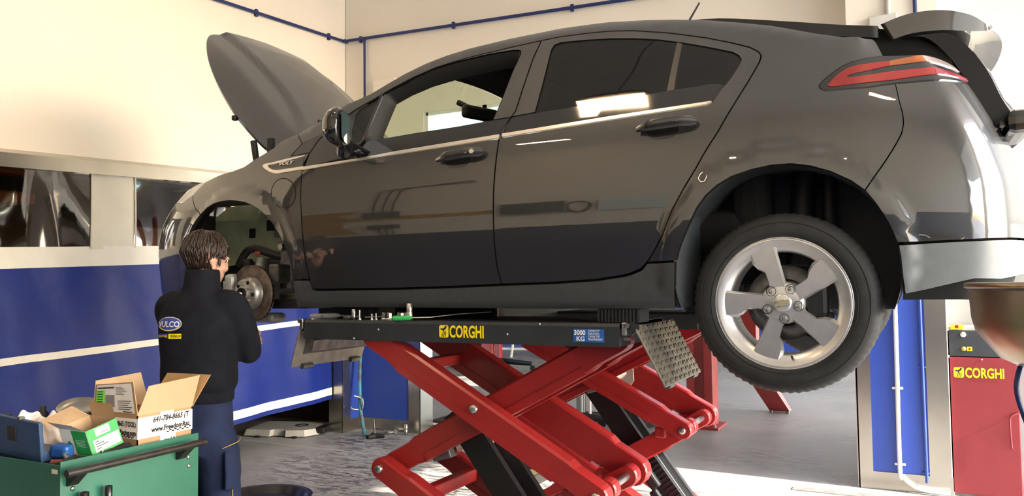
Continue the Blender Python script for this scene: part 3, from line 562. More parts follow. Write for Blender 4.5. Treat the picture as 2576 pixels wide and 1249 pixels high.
def panel_obj(name,data,m,parent,side=-1):
    verts,faces,nors,nskin=data; k=-side
    vs=[(p.x+X0,p.y*k+YC,p.z+Z0) for p in verts]; fs=faces if k>0 else [f[::-1] for f in faces]
    ns=[(n.x,n.y*k,n.z) for n in nors]
    me=bpy.data.meshes.new(name); me.from_pydata(vs,[],fs); me.update(); me.polygons.foreach_set('use_smooth',[True]*len(fs)); me.materials.append(m); me.materials.append(MATBLK if m in (PAINT,DKPLAST) else m); me.polygons.foreach_set('material_index',[0]*nskin+[1]*(len(fs)-nskin))  # painted panels get black flanges: the seam shade is put into the colour
    me.normals_split_custom_set_from_vertices(ns)
    return link(bpy.data.objects.new(name,me),parent)
car=thing('car','dark grey five door hatchback raised on the red scissor lift, bonnet up and tailgate ajar','car',(-1.6,YC,1.47))
def both(name,key,m,parent=None,holes=(),**k):
    d=panel_mesh(CAR[key],[CAR[h] for h in holes],**k)
    a=panel_obj(name,d,m,parent or car,-1); b=panel_obj(name,d,m,car,1); return a,b
fend,_=both('fender','fender',PAINT,holes=())
body,_=both('body_side','body_side',PAINT,depth=.03)
fdoor,fdoor2=both('front_door','front_door',PAINT,holes=('fd_dlo',),depth=.022,gap=.0034)
rdoor,rdoor2=both('rear_door','rear_door',PAINT,holes=('rd_dlo',),depth=.022,gap=.0034)
sill,_=both('sill_cladding','sill',DKPLAST,lift=.004,depth=.03)
fbump,_=both('front_bumper','front_bumper',PAINT,depth=.02)
rbump,_=both('rear_bumper','rear_bumper',PAINT,depth=.02,seg=.014)
VALM=mat('grey bumper plastic',(.13,.145,.155),.5,var=.05,scale=30)
both('bumper_valance','valance',VALM,depth=.03)
both('headlamp','headlamp',mat('pale headlamp lens',(.55,.56,.56),.08,.3,coat=1),depth=.02)
tl,_=both('tail_lamp','tail',mat('black lamp housing',(.012,.012,.014),.25,coat=.8),lift=.004,depth=.02,seg=.012,g=.02)
for key,m in (('tail_red',mat('red lamp lens',(.24,.011,.010),.25,coat=.7)),('tail_amber',mat('amber lamp lens',(.28,.075,.014),.25,coat=.7)),('tail_clear',mat('clear lamp lens',(.55,.45,.44),.15,.5,coat=.7)),('tail_end',mat('dark red lamp lens',(.20,.025,.04),.25,coat=.7))):
    poly=CAR[key] if key in('tail_red','tail_amber') else None
    if key=='tail_clear': poly=[(CAR['tail_amber'][2][0]+.001,CAR['tail_amber'][2][1]),(.80,1.066),(.86,1.05),(.90,1.03),(CAR['tail_amber'][3][0]+.001,CAR['tail_amber'][3][1])]
    if key=='tail_end': poly=[(CAR['tail_red'][15][0]+.001,CAR['tail_red'][15][1]),(.80,1.012),(.90,1.008),(.92,1.0),(CAR['tail_red'][16][0]+.001,CAR['tail_red'][16][1])]
    panel_obj('lens',panel_mesh(poly,lift=.0075,depth=.005,gap=.0004,seg=.01,g=.02),m,tl)
# door glass, black belt panels, silver trim (near side children of the doors, far side likewise)
for key,name,m,lf,own in (('fd_quarter','quarter_glass',TINTGL,-.006,(fdoor,fdoor2)),('fd_bar','window_divider',GLOSSBLK,0,(fdoor,fdoor2)),('fd_belt','black_belt_panel',GLOSSBLK,-.001,(fdoor,fdoor2)),
      ('rd_glass','rear_window',TINTGL,-.005,(rdoor,rdoor2)),('rd_bar','window_divider',mat('satin dark divider',(.05,.045,.04),.35,coat=.3),-.002,(rdoor,rdoor2)),('rd_fixed','fixed_quarter_window',TINTGL,-.005,(rdoor,rdoor2)),('rd_belt','black_belt_panel',GLOSSBLK,-.002,(rdoor,rdoor2)),
      ('trim_f','silver_trim',CHROME,.004,(fdoor,fdoor2)),('trim_r','silver_trim',CHROME,.004,(rdoor,rdoor2))):
    d=panel_mesh(CAR[key],gap=.0006,depth=.010,lift=lf,seg=.015)
    panel_obj(name,d,m,own[0],-1); panel_obj(name,d,m,own[1],1)
dS=panel_mesh(CAR['sail'],gap=.001,lift=.001); panel_obj('sail_trim',dS,GLOSSBLK,fend); 
dS=panel_mesh(CAR['badge_silver'],gap=0,lift=.004,depth=.006,seg=.008,g=.05); bs=panel_obj('badge_surround',dS,CHROME,fend)
dS=panel_mesh(CAR['badge_black'],gap=0,lift=.002,depth=.004,seg=.012); bb=panel_obj('badge_panel',dS,GLOSSBLK,fend)
# dark gap ring and filler cap on the fender
fc=CAR['fuel']; cxm=sum(p[0] for p in fc)/len(fc); cym=sum(p[1] for p in fc)/len(fc)
ring=[(cxm+(p[0]-cxm)*1.05,cym+(p[1]-cym)*1.05) for p in fc]
panel_obj('cap_gap',panel_mesh(ring,gap=0,lift=.0006,depth=.002,seg=.01,g=.02),MATBLK,fend)
panel_obj('charge_port_door',panel_mesh([(cxm+(p[0]-cxm)*.985,cym+(p[1]-cym)*.985) for p in fc],gap=0,lift=.0014,depth=.004,seg=.01,g=.02),PAINT,fend)
# VOLT lettering
def on_side(s,h,off): 
    p=P3(s,h,off); q=P3(s+.02,h,off); r=P3(s,h+.02,off); return frame(p,q-p,r-p)
lettering('lettering','VOLT',.026,on_side(-2.405,.900,.0055),CHROME,bb and fend,bold=.0006,shear=.25,ext=.001,sx=1.45)
# door handles
def handle(s0,h0,s1,h1,door,lock):
    pts=[P3(s0+(s1-s0)*t,h0+(h1-h0)*t,.014+.026*min(1,math.sin(PI*min(1,max(0,t))) *1.4)) for t in [i/14 for i in range(15)]]
    m=MB(); rings=[]
    for i,p in enumerate(pts):
        t=i/14; a=.010+.012*min(1,t*4)*min(1,(1-t)*10+.35); b=.012
        d=(pts[min(i+1,14)]-pts[max(i-1,0)]).normalized(); up=Vector((0,-.15,1)); up=(up-d*up.dot(d)).normalized(); o=d.cross(up)
        rings.append([p+up*(a*math.copysign(abs(math.cos(q))**.6,math.cos(q)))+o*(b*math.copysign(abs(math.sin(q))**.6,math.sin(q))) for q in [2*PI*k/14 for k in range(14)]])
    m.add([q for g in rings for q in g],[(i*14+k,i*14+(k+1)%14,(i+1)*14+(k+1)%14,(i+1)*14+k) for i in range(14) for k in range(14)],True); m.add(rings[0],[tuple(range(14))]); m.add(rings[-1],[tuple(range(14))])
    m.build('door_handle',mat('handle paint',(.035,.034,.033),.12,.3,coat=1),door)
    sc,hc=s0+(s1-s0)*.42,h0+(h1-h0)*.42
    cup=[(sc+.062*math.copysign(abs(math.cos(a))**.7,math.cos(a)),hc-.004+.042*math.copysign(abs(math.sin(a))**.8,math.sin(a))) for a in [2*PI*k/28 for k in range(28)]]
    panel_obj('handle_cup',panel_mesh(cup,gap=0,lift=.0008,depth=.002,seg=.01,g=.02),mat('dark handle recess',(.012,.012,.012),.15,coat=1),door)
    c=P3(s0+(s1-s0)*.70,h0+(h1-h0)*.70,.049); MB().box(c,(.014,.006,.010),bev=.002).build('lock_button',CHROME,door)
    if lock:
        c=P3(s0+(s1-s0)*.83,h0+(h1-h0)*.83,.045); MB().cyl(c,c+Vector((0,-.006,0)),.0105,n=16).build('key_lock',CHROME,door)
handle(-1.437,.842,-1.208,.857,fdoor,True); handle(-.516,.884,-.289,.893,rdoor,False)
# ---- inner shell so the gaps read dark, underside, arch liners
inner=MB()
hs=[.19+.03*i for i in range(26)]; ss=[SF+.08+(SR-.10-SF-.08)*i/160 for i in range(161)]
def near_arch(u,h):
    return any(math.hypot(u-uc,h-hc)<rr+.02 for uc,hc,rr in ((0,.335,.40),(-2.69,.367,.40)))
for side in(-1,1):
    vs=[P3(s,h,-.045,side) for s in ss for h in hs]; w=len(hs); fs=[]
    for i in range(len(ss)-1):
        for j in range(w-1):
            u=(FU(ss[i])+FU(ss[i+1]))/2; h=(hs[j]+hs[j+1])/2
            if near_arch(u,h) : continue
            if u<-2.4 and h>.75: continue
            fs.append((i*w+j,(i+1)*w+j,(i+1)*w+j+1,i*w+j+1))
    inner.add(vs,fs,True)
for side in(-1,1):
    pass
inner.build('inner_shell',MATBLK,car)
fl=MB(); 
fl.prism([(-3.45,.21),(-3.1,.20),(-3.06,.56),(-2.33,.56),(-2.30,.185),(-.40,.185),(-.38,.55),(.39,.55),(.42,.25),(.60,.28),(.62,.45),(.40,.62),(-.6,.50),(-2.35,.60),(-3.1,.66),(-3.45,.45)],-.44,.44,M=Matrix.Translation((X0,YC,Z0)))
fl.prism([(-2.29,.19),(-.41,.19),(-.41,.32),(-2.29,.32)],-.80,.80,M=Matrix.Translation((X0,YC,Z0)))
fl.build('underbody',mat('underbody black',(.015,.016,.017),.7,var=.25),car)
def liner(uc,hc,r,v0,v1,a0,a1,m,side,cap=True):
    g=MB(); n=40
    def fn(a,b):
        an=R(a0+(a1-a0)*a); v=v0+(v1-v0)*b
        return (uc+r*math.cos(an)+X0,v*(-side)+YC,hc+r*math.sin(an)+Z0)
    g.grid(fn,n,6)
    if cap:
        pts=[(uc+r*math.cos(R(a0+(a1-a0)*i/n)),hc+r*math.sin(R(a0+(a1-a0)*i/n))) for i in range(n+1)]
        g.add([(p[0]+X0,v1*(-side)+YC,p[1]+Z0) for p in pts],[tuple(range(n+1))])
    return g.build('wheel_arch_liner',m,car,fix=False)
LINERM=mat('dusty arch liner',(.026,.030,.034),.75,col2=(.045,.053,.062),scale=5,bump=.001,bscale=60)
for sd in(-1,1): liner(0,.335,.392,-.862,-.46,-24,204,LINERM,sd)
liner(-2.69,.367,.395,.862,.46,-20,200,LINERM,-1); 
# trailing edge of the rear liner behind the sill
MB().grid(lambda a,b:(-.388+.062*a+.012*math.sin(a*PI)+X0,YC-.845+.10*a+.05*a*a,Z0+.19+.40*b),6,8).build('mud_flap',LINERM,car)
strutc=MB(); strutc.tube([(X0+.02,YC-.52,Z0+.35),(X0+.06,YC-.50,Z0+.80)],.05,14); strutc.tube([(X0+.14,YC-.52,Z0+.35),(X0+.14,YC-.50,Z0+.80)],.03,10); strutc.build('rear_damper',BLKPLAST,car)
strutc=MB(); strutc.box((X0-.10,YC-.0,Z0+.24),(.16,1.25,.09),bev=.02); strutc.box((X0-.30,YC-.55,Z0+.25),(.5,.10,.09),bev=.02); strutc.build('rear_axle_beam',BLKPLAST,car)
# ---- roof, windscreen, headliner, pillars
rail=[un_ for un_ in CAR['rail_line']]
def edge(i): s,h=rail[i]; return P3(s,h,-.004)
def across(p,t,crown):
    k=(2*t-1); y=YC+(p.y-YC)*(-k) if False else YC+(p.y-YC)*(1-2*t); return Vector((p.x,y,p.z+crown*(1-k*k)))
idx=[i for i,(s,h) in enumerate(rail) if -1.72<=s<=-.42]
rf=MB(); 
def roofgrid(drop,inset):
    vs=[]; n=12
    for i in idx:
        p=edge(i)
        for j in range(n+1):
            q=across(p,j/n,.045); q.z-=drop; q.y=YC+(q.y-YC)*inset; vs.append(q)
    return vs,[(a*(n+1)+b,(a+1)*(n+1)+b,(a+1)*(n+1)+b+1,a*(n+1)+b+1) for a in range(len(idx)-1) for b in range(n)]
v,f=roofgrid(0,1); rf.add(v,f,True); rf.build('roof',PAINT,car)
hl=MB(); v,f=roofgrid(.045,.95); hl.add(v,f,True); hl.build('headliner',mat('grey headliner',(.075,.07,.062),.9,bump=.0005,bscale=300),car)
ws=MB(); idw=[i for i,(s,h) in enumerate(rail) if s<=-1.64]; vs=[]; n=14
for i in idw:
    p=P3(rail[i][0],rail[i][1],-.012)
    for j in range(n+1):
        k=2*j/n-1; vs.append(Vector((p.x-.10*(1-k*k)*(.4+.6*min(1,max(0,(-1.66-rail[i][0])/.6))),YC+(p.y-YC)*(-k)*.985,p.z+.02*(1-k*k))))
ws.add(vs,[(a*(n+1)+b,(a+1)*(n+1)+b,(a+1)*(n+1)+b+1,a*(n+1)+b+1) for a in range(len(idw)-1) for b in range(n)],True); ws.build('windscreen',WINDSCR,car)
# cabin
DASH=mat('dark dashboard',(.02,.02,.021),.6,bump=.0006,bscale=250)
cb=MB(); cb.prism([(-2.55,.55),(-2.55,1.0),(-2.35,1.02),(-1.95,.97),(-1.85,.90),(-1.90,.55)],-.74,.74,M=Matrix.Translation((X0,YC,Z0))); cb.build('dashboard',DASH,car)
sw=MB(); q=Vector((-.86,0,.5)).normalized(); c0=Vector((X0-1.72,YC-.37,Z0+.87)); xx=Vector((0,1,0)); yy=Vector((.5,0,.86))
sw.tube([c0+xx*(.185*math.cos(a))+yy*(.185*math.sin(a)) for a in [2*PI*i/36 for i in range(37)]],.016,10,cap=False)
sw.tube([c0-xx*.18,c0,c0+xx*.18],.02,8); sw.tube([c0,c0+Vector((-.2,0,-.12))],.05,12); sw.build('steering_wheel',BLKPLAST,car)
mr=MB(); mr.box((0,0,0),(.055,.25,.075),M=frame((X0-1.72,YC,Z0+1.255),(1,-.35,0),(0.35,1,0)),bev=.02); mr.tube([(X0-1.74,YC,Z0+1.27),(X0-1.86,YC-.01,Z0+1.335)],.016,8)
mr.build('rear_view_mirror',BLKPLAST,car)
for yv in(-.36,.36):
    vz=MB(); vz.box((0,0,0),(.17,.42,.022),M=frame((X0-1.42,YC+yv,Z0+1.325),(1,0,.15),(0,1,0)),bev=.009); vz.build('sun_visor',MATS['grey headliner'],car)
MB().box((X0-1.36,YC,Z0+1.37),(.20,.26,.035),bev=.012).build('roof_console',DASH,car)
SEATM=mat('dark seat fabric',(.02,.019,.018),.85,bump=.001,bscale=150)
for yv in(-.37,.37):
    st=MB(); st.box((0,0,.32),(.16,.50,.62),M=frame((X0-1.15,YC+yv,Z0+.52),(1,0,-.32),(0,1,0)),bev=.05); st.box((X0-1.42,YC+yv,Z0+.5),(.5,.5,.16),bev=.05); st.box((0,0,.74),(.09,.27,.17),M=frame((X0-1.15,YC+yv,Z0+.52),(1,0,-.32),(0,1,0)),bev=.035); st.build('front_seat',SEATM,car)
st=MB(); st.box((X0-.15,YC,Z0+.80),(.15,1.2,.6),bev=.05); st.box((X0-.42,YC,Z0+.5),(.5,1.2,.16),bev=.05); st.build('rear_bench',SEATM,car)
MB().grid(lambda a,b:(X0-1.05-.06*math.sin(PI*b),YC+.66+.1*(1-b),Z0+.9+.5*b),1,6).build('far_pillar_trim',MATS['grey headliner'],car)
# black seal inside the open driver's window
def offs(k,inset,lf): 
    return [P3(s,h,lf) for s,h in offset_poly(resample(CAR[k],.03),inset)]
a=offs('fd_glass',.002,-.004); b=offs('fd_glass',.020,-.030); c_=offs('fd_glass',.034,-.075); n=len(a); sl=MB()
sl.add(a+b+c_,[(i,(i+1)%n,n+(i+1)%n,n+i) for i in range(n)]+[(n+i,n+(i+1)%n,2*n+(i+1)%n,2*n+i) for i in range(n)],True); sl.build('window_seal',mat('black rubber seal',(.008,.008,.008),.55),fdoor,fix=False)
# door mirror
dm=MB(); mc=Vector((X0-1.925,YC-.965,Z0+1.028)); 
def mfn(a,b):
    th=2*PI*a; ph=PI*b; x=math.cos(ph); rr=math.sin(ph)
    p=Vector((-.085*x if x>0 else -.024*x,.100*rr*math.copysign(abs(math.cos(th))**.75,math.cos(th)),.092*rr*math.copysign(abs(math.sin(th))**.75,math.sin(th))))
    return mc+Matrix.Rotation(R(26),3,'Z')@p
dm.grid(mfn,28,14); mh=dm.build('door_mirror',mat('mirror shell',(.012,.012,.013),.08,.2,coat=1),fdoor)
gm=MB(); gm.add([mc+Matrix.Rotation(R(26),3,'Z')@Vector((.0255,.082*math.copysign(abs(math.cos(t))**.6,math.cos(t)),.073*math.copysign(abs(math.sin(t))**.6,math.sin(t)))) for t in [2*PI*k/28 for k in range(28)]],[tuple(range(28))]); gm.build('mirror_glass',mat('mirror silver',(.8,.8,.8),.02,1,var=0),fdoor)
MB().tube([P3(-1.99,.945,-.01),P3(-1.97,.965,.05),mc+Vector((0,.03,-.05))],.03,12,rs=[.05,.035,.03]).build('mirror_foot',GLOSSBLK,fdoor)

# ------------------------------------------------------------ bonnet (open), tailgate (ajar), wheels, brakes
HOODH=Vector((-2.52,0,1.075)); HA=R(45.5)
def hoodz(t,w):
    a=abs(w)/.72
    z=.055*(1-a*a)                                                     # crown
    z-=.10*sm(a,.74,1.0)**1.3                                          # flank falls away outside the outer crease
    cr=.36+.20*max(0,1-t/.55)**2                                        # raised centre panel, wider at the scuttle
    z-=.026*sm(abs(w),cr-.010,cr+.022)
    z-=.15*max(0,t-.55)**2
    return z
hw=mono([0,.1,.3,.55,.78,.96,1.07,1.14,1.18],[.685,.705,.715,.695,.655,.595,.51,.37,.0])
def hood_pt(t,k,th=0):
    w=hw(t)*k; z=hoodz(t,w)-th
    ct,st=math.cos(HA),math.sin(HA)
    u=HOODH.x-t*ct+z*st; h=HOODH.z+t*st+z*ct
    return Vector((u+X0,w+YC,h+Z0))
NT,NK=44,56
ts=[1.18*(1-(1-i/NT)**1.6) for i in range(NT+1)]
hm=MB(); vs=[hood_pt(t,2*k/NK-1) for t in ts for k in range(NK+1)]; w_=NK+1
fs=[(i*w_+k,(i+1)*w_+k,(i+1)*w_+k+1,i*w_+k+1) for i in range(NT) for k in range(NK)]
hm.add(vs,fs,True); vs2=[hood_pt(t,(2*k/NK-1)*.985,.022) for t in ts for k in range(NK+1)]
b0=len(hm.v); hm.add(vs2,[f[::-1] for f in fs],True)
per=[i*w_ for i in range(NT+1)]+[NT*w_+k for k in range(1,NK+1)]+[i*w_+NK for i in range(NT-1,-1,-1)]+[k for k in range(NK-1,0,-1)]
hm.add([vs[i] for i in per]+[vs2[i] for i in per],[(i,(i+1)%len(per),len(per)+(i+1)%len(per),len(per)+i) for i in range(len(per))])
hood=hm.build('bonnet',PAINT,car)
# scuttle edge of the bonnet in darker trim, washer jets, hinge arm
def patch(poly,off,m,name,par):
    tri=tess(poly); MB().add([hood_pt(t,k)+Vector((math.sin(HA)*off,0,math.cos(HA)*off)) for t,k in poly],tri).build(name,m,par,fix=False)
for t,k in((.20,-.42),(.20,.42)):
    p=hood_pt(t,k,-.004); MB().box(p,(.012,.03,.02),bev=.004).build('washer_jet',BLKPLAST,hood)
MB().tube([hood_pt(.16,-.99,.03),hood_pt(.10,-.99,.05)+Vector((0,0,-.12)),(X0-2.60,YC-.72,Z0+.96)],.018,8).build('bonnet_hinge',BLKPLAST,car)
MB().box((X0-2.615,YC-.70,Z0+1.02),(.035,.03,.14),bev=.006).build('hinge_bracket',BLKPLAST,car)
MB().box(hood_pt(.36,-.985,.03),(.03,.03,.03),bev=.008).build('bump_stop',BLKPLAST,hood)
# engine bay: inner wings, scuttle panel, slam panel
eb_=MB(); eb_.box((X0-2.48,YC,Z0+.90),(.14,1.40,.12)); eb_.box((X0-3.30,YC,Z0+.62),(.10,1.25,.18)); eb_.box((X0-2.9,YC-.64,Z0+.80),(.85,.06,.10)); eb_.box((X0-2.9,YC+.64,Z0+.80),(.85,.06,.10)); eb_.box((X0-2.9,YC,Z0+.66),(.6,.9,.22),bev=.05)
eb_.build('engine_bay',BLKPLAST,car)
# grille and nose lettering area
MB().prism([(-.55,.60),(.55,.60),(.50,.70),(-.50,.70)],-.03,.03,M=Matrix.Translation((X0-3.63,YC,Z0))@Matrix.Rotation(R(90),4,'Z')).build('grille',CHROME,car)
# ---- tailgate
HG=[(-.45,1.388,.60),(-.25,1.365,.62),(.0,1.313,.615),(.2,1.270,.60),(.335,1.243,.60)]
tg=MB(); n=14
def tgrow(p,z=0): return [Vector((p[0]+X0+.03*(1-(2*j/n-1)**2)*(1 if p[0]>.2 else 0),YC+p[2]*(2*j/n-1),p[1]+Z0+.03*(1-(2*j/n-1)**2)+z)) for j in range(n+1)]
def dense(P,k=4): return [tuple(q) for q in bez(P,k)]
def slab(mb,rows0,rows1):
    k=len(rows0[0]); m=len(rows0)
    for rows,fl in((rows0,0),(rows1,1)):
        mb.add([p for r in rows for p in r],[((i*k+j,(i+1)*k+j,(i+1)*k+j+1,i*k+j+1) if not fl else (i*k+j+1,(i+1)*k+j+1,(i+1)*k+j,i*k+j)) for i in range(m-1) for j in range(k-1)],True)
    per=[(i,0) for i in range(m)]+[(m-1,j) for j in range(1,k)]+[(i,k-1) for i in range(m-2,-1,-1)]+[(0,j) for j in range(k-2,0,-1)]
    L=len(per); mb.add([rows0[i][j] for i,j in per]+[rows1[i][j] for i,j in per],[(i,(i+1)%L,L+(i+1)%L,L+i) for i in range(L)],True)
    return mb
gate=slab(tg,[tgrow(p) for p in dense(HG)],[tgrow(p,-.045) for p in dense(HG)]).build('tailgate',BLKPLAST,car)
SP=[(.345,1.245,.605),(.44,1.268,.61),(.55,1.266,.60),(.64,1.243,.565),(.695,1.205,.53)]; SB=[(.38,1.182,.60),(.45,1.195,.605),(.55,1.192,.60),(.64,1.183,.565),(.70,1.187,.53)]
def sprow(p): return [Vector((p[0]+X0+.075*(1-abs(2*j/n-1)**2.2)*(1 if p[0]>.3 else 0),YC+p[2]*(2*j/n-1),p[1]+Z0+.03*(1-(2*j/n-1)**2))) for j in range(n+1)]
spo=slab(MB(),[sprow(p) for p in dense(SP)],[sprow(p) for p in dense(SB)]).build('spoiler',PAINT,gate)
# bright reflection under the spoiler, put into a pale tube along its edge
lip=MB(); lip.tube([Vector((.70+X0+.077*(1-abs(2*j/n-1)**2.2),YC+.53*(2*j/n-1),1.197+Z0+.03*(1-(2*j/n-1)**2))) for j in range(n+1)],.008,8); lip.build('spoiler_reflection',mat('spoiler reflection',(.75,.75,.75),.2,.8),gate)
LW=[(.44,1.185,.60),(.52,1.175,.60),(.585,1.11,.585),(.635,1.03,.565),(.675,.93,.55),(.715,.855,.54)]
def lwrow(p,dx=0,f=1): return [Vector((p[0]+dx+X0+.07*(1-abs(2*j/n-1)**2.2),YC+p[2]*f*(2*j/n-1),p[1]+Z0)) for j in range(n+1)]
slab(MB(),[lwrow(p,.05) for p in dense(LW)],[lwrow(p,-.03) for p in dense(LW)]).build('tailgate_frame',BLKPLAST,gate)
slab(MB(),[lwrow(p,.062,.93) for p in LW[1:5]],[lwrow(p,.05,.93) for p in LW[1:5]]).build('tailgate_window',mat('pale reflecting rear glass',(.45,.47,.5),.04,.85,coat=1),gate)
hb=MB(); hb.box((X0+.775,YC-.40,Z0+.845),(.085,.34,.085),M=None,bev=.03); hb.build('tailgate_grip',GLOSSBLK,gate)
MB().box((X0+.745,YC,Z0+.86),(.09,1.02,.05),bev=.02).build('tailgate_lower_edge',PAINT,gate)
MB().prism([(-.30,1.35),(.35,1.236),(.46,1.185),(.56,1.12),(.60,1.0),(.50,1.0),(.40,1.10),(.31,1.13),(-.05,1.26)],-.575,.575,M=Matrix.Translation((X0,YC,Z0))).build('tailgate_lining',MATBLK,gate)
# boot aperture, dark
bo=MB(); bo.box((X0+.28,YC,Z0+.95),(.55,1.22,.16)); bo.box((X0-.05,YC,Z0+1.10),(.72,1.26,.14)); bo.box((X0+.30,YC,Z0+.76),(.5,.88,.3)); bo.build('boot_aperture',MATBLK,car)
for sy in(-1,1): MB().tube([(X0+.30,YC+sy*.45,Z0+1.10),(X0+.12,YC+sy*.45,Z0+1.27)],.012,8).build('gas_strut',STEEL,car)
# roof aerial
MB().tube([(X0-.60,YC,Z0+1.47),(X0-.47,YC,Z0+1.67)],.0055,8,rs=[.008,.0045]).build('aerial',BLKPLAST,car)
MB().box((X0-.61,YC,Z0+1.478),(.09,.05,.03),bev=.012).build('aerial_base',PAINT,car)
# exhaust-side floor detail under the boot
# underside of the rear bumper
bu=MB(); vb=[(.41,.236),(.4733,.2495),(.5624,.2715),(.6228,.286),(.75,.285),(.95,.30),(1.15,.30)]
bu.add([P3(s,h,-.012,-1) for s,h in vb]+[P3(s,h,-.012,1) for s,h in vb],[(i,i+1,len(vb)+i+1,len(vb)+i) for i in range(len(vb)-1)],True); bu.build('bumper_underside',VALM,car,fix=False)
MB().box((X0-1.98,YC+.12,Z0+.148),(1.15,1.05,.095),bev=.02).build('engine_undertray',BLKPLAST,car)
# ---- wheels
def tyre(mb,c,ax,rr=.330,wd=.215):
    # profile (r, axial) ; axial 0 = outer face side
    NS=144; q=Vector(ax).to_track_quat('Z','Y'); c=Vector(c)
    prof=[(.232,-.015),(.240,.004),(.262,.010),(.285,.008),(.305,.000),(.318,-.012),(.3255,-.024),(.329,-.038),(.3305,-.058),(.325,-.060),(.325,-.066),(.3315,-.068),(.332,-.105),(.326,-.107),(.326,-.115),(.332,-.117),(.3315,-.156),(.325,-.158),(.325,-.164),(.3305,-.166),(.328,-.188),(.318,-.210),(.29,-.222),(.245,-.215),(.232,-.20)]
    vs=[]
    for i,(r,z) in enumerate(prof):
        for k in range(NS):
            a=2*PI*k/NS; rad=r
            groove=(k%2==0)
            if groove and .317<r and i not in(9,10,13,14,17,18): rad=r-(.0055 if (z>-.05 or z<-.17) else .003)
            p=Vector((rad*math.cos(a),rad*math.sin(a),z)); vs.append(c+q@p)
    m=len(prof); mb.add(vs,[(j*NS+k,j*NS+(k+1)%NS,(j+1)*NS+(k+1)%NS,(j+1)*NS+k) for j in range(m-1) for k in range(NS)],True)
    return mb
def wheel(cx,cy,cz,side,rot):
    ax=Vector((0,-1 if side<0 else 1,0)); c=Vector((cx,cy,cz))
    T=tyre(MB(),c,ax).build('wheel',RUBBER,car,label='black tyre on a five spoke silver alloy wheel')
    MB().lathe([(.2345,.000),(.2355,.004),(.232,.0075),(.226,.006),(.206,-.004),(.192,-.014),(.187,-.02),(.184,-.035),(.192,-.06),(.192,-.18),(.215,-.20)],c,ax,n=96).build('rim',ALLOY,T)
    MB().lathe([(.2365,-.004),(.2345,.006),(.2395,.004),(.2405,-.004)],c,ax,n=96,close=True).build('rim_lip',ALLOY,T)
    e1=Vector((1,0,0)); e2=Vector((0,0,1))
    # spokes: one straight edge, one stepped edge; faceted sides
    spk=[(.050,-.030),(.10,-.033),(.212,-.043),(.2285,-.044),(.2290,.0),(.2275,.050),(.212,.050),(.165,.048),(.142,.038),(.122,.021),(.085,.021),(.050,.028)]
    for k in range(5):
        a=R(rot+72*k); er=e1*math.cos(a)+e2*math.sin(a); et=-e1*math.sin(a)+e2*math.cos(a)
        def pt(r,t,z): return c+er*r+et*t+ax*z
        zf=lambda r:-.0045
        s=MB(); n=len(spk); mid=(.13,.0)
        top=[pt(r,t*.90,zf(r)) for r,t in spk]; bot=[pt(r,t*1.12,zf(r)-.016 if r<.21 else -.006) for r,t in spk]; low=[pt(r,t*1.0,zf(r)-.05 if r<.2 else -.03) for r,t in spk]
        s.add(top,[t for t in tess([(p[0],p[1]) for p in spk])])
        s.add(top+bot,[(i,(i+1)%n,n+(i+1)%n,n+i) for i in range(n)]); s.add(bot+low,[(i,(i+1)%n,n+(i+1)%n,n+i) for i in range(n)])
        s.build('spoke',ALLOY,T)
    MB().lathe([(.0,-.004),(.058,-.004),(.074,-.010),(.078,-.03),(.078,-.06)],c,ax,n=48).build('hub',ALLOY,T)
    MB().lathe([(.0,.004),(.026,.003),(.0335,-.001),(.0345,-.008)],c,ax,n=36).build('centre_cap',mat('satin cap',(.62,.62,.60),.25,.8),T)
    bw=[(-.026,-.006),(-.011,-.006),(-.011,-.0115),(.011,-.0115),(.011,-.006),(.026,-.006),(.026,.006),(.011,.006),(.011,.0115),(-.011,.0115),(-.011,.006),(-.026,.006)]
    aa=R(18); MB().add([c+e1*(x*math.cos(aa)-z*math.sin(aa))+e2*(x*math.sin(aa)+z*math.cos(aa))+ax*.0052 for x,z in bw],[t for t in tess(bw)]).build('emblem',mat('pale gold emblem',(.62,.55,.36),.3,.7),T)
    for k in range(5):
        a=R(rot+36+72*k-12); p=c+(e1*math.cos(a)+e2*math.sin(a))*.057+ax*-.006
        MB().lathe([(.018,.0),(.0165,.0015),(.0155,-.004)],p+ax*.003,ax,n=20).build('lug_hole',BLKPLAST,T)
        MB().lathe([(.0,.010),(.006,.0095),(.0105,.005),(.0115,.0),(.0115,-.01)],p,ax,n=6,smooth=False).build('lug_nut',STEEL,T)
    p=c+e1*(.205*math.cos(R(-82)))+e2*(.205*math.sin(R(-82)))+ax*-.02; MB().cyl(p,p+ax*.028-e2*-.012,.0045,n=8).build('valve',BLKPLAST,T)
    # sidewall ribs
    for rr_ in (.252,.292): MB().lathe([(rr_-.0012,.0085 if rr_<.27 else .0070),(rr_,.0108 if rr_<.27 else .0088),(rr_+.0012,.0085 if rr_<.27 else .0065)],c,ax,n=96).build('sidewall_rib',RUBBER,T)
    return T
RWC=Vector((-.417,2.942,1.484))
wheel(RWC.x,RWC.y,RWC.z,-1,36); wheel(RWC.x,2*YC-RWC.y,RWC.z,1,20)
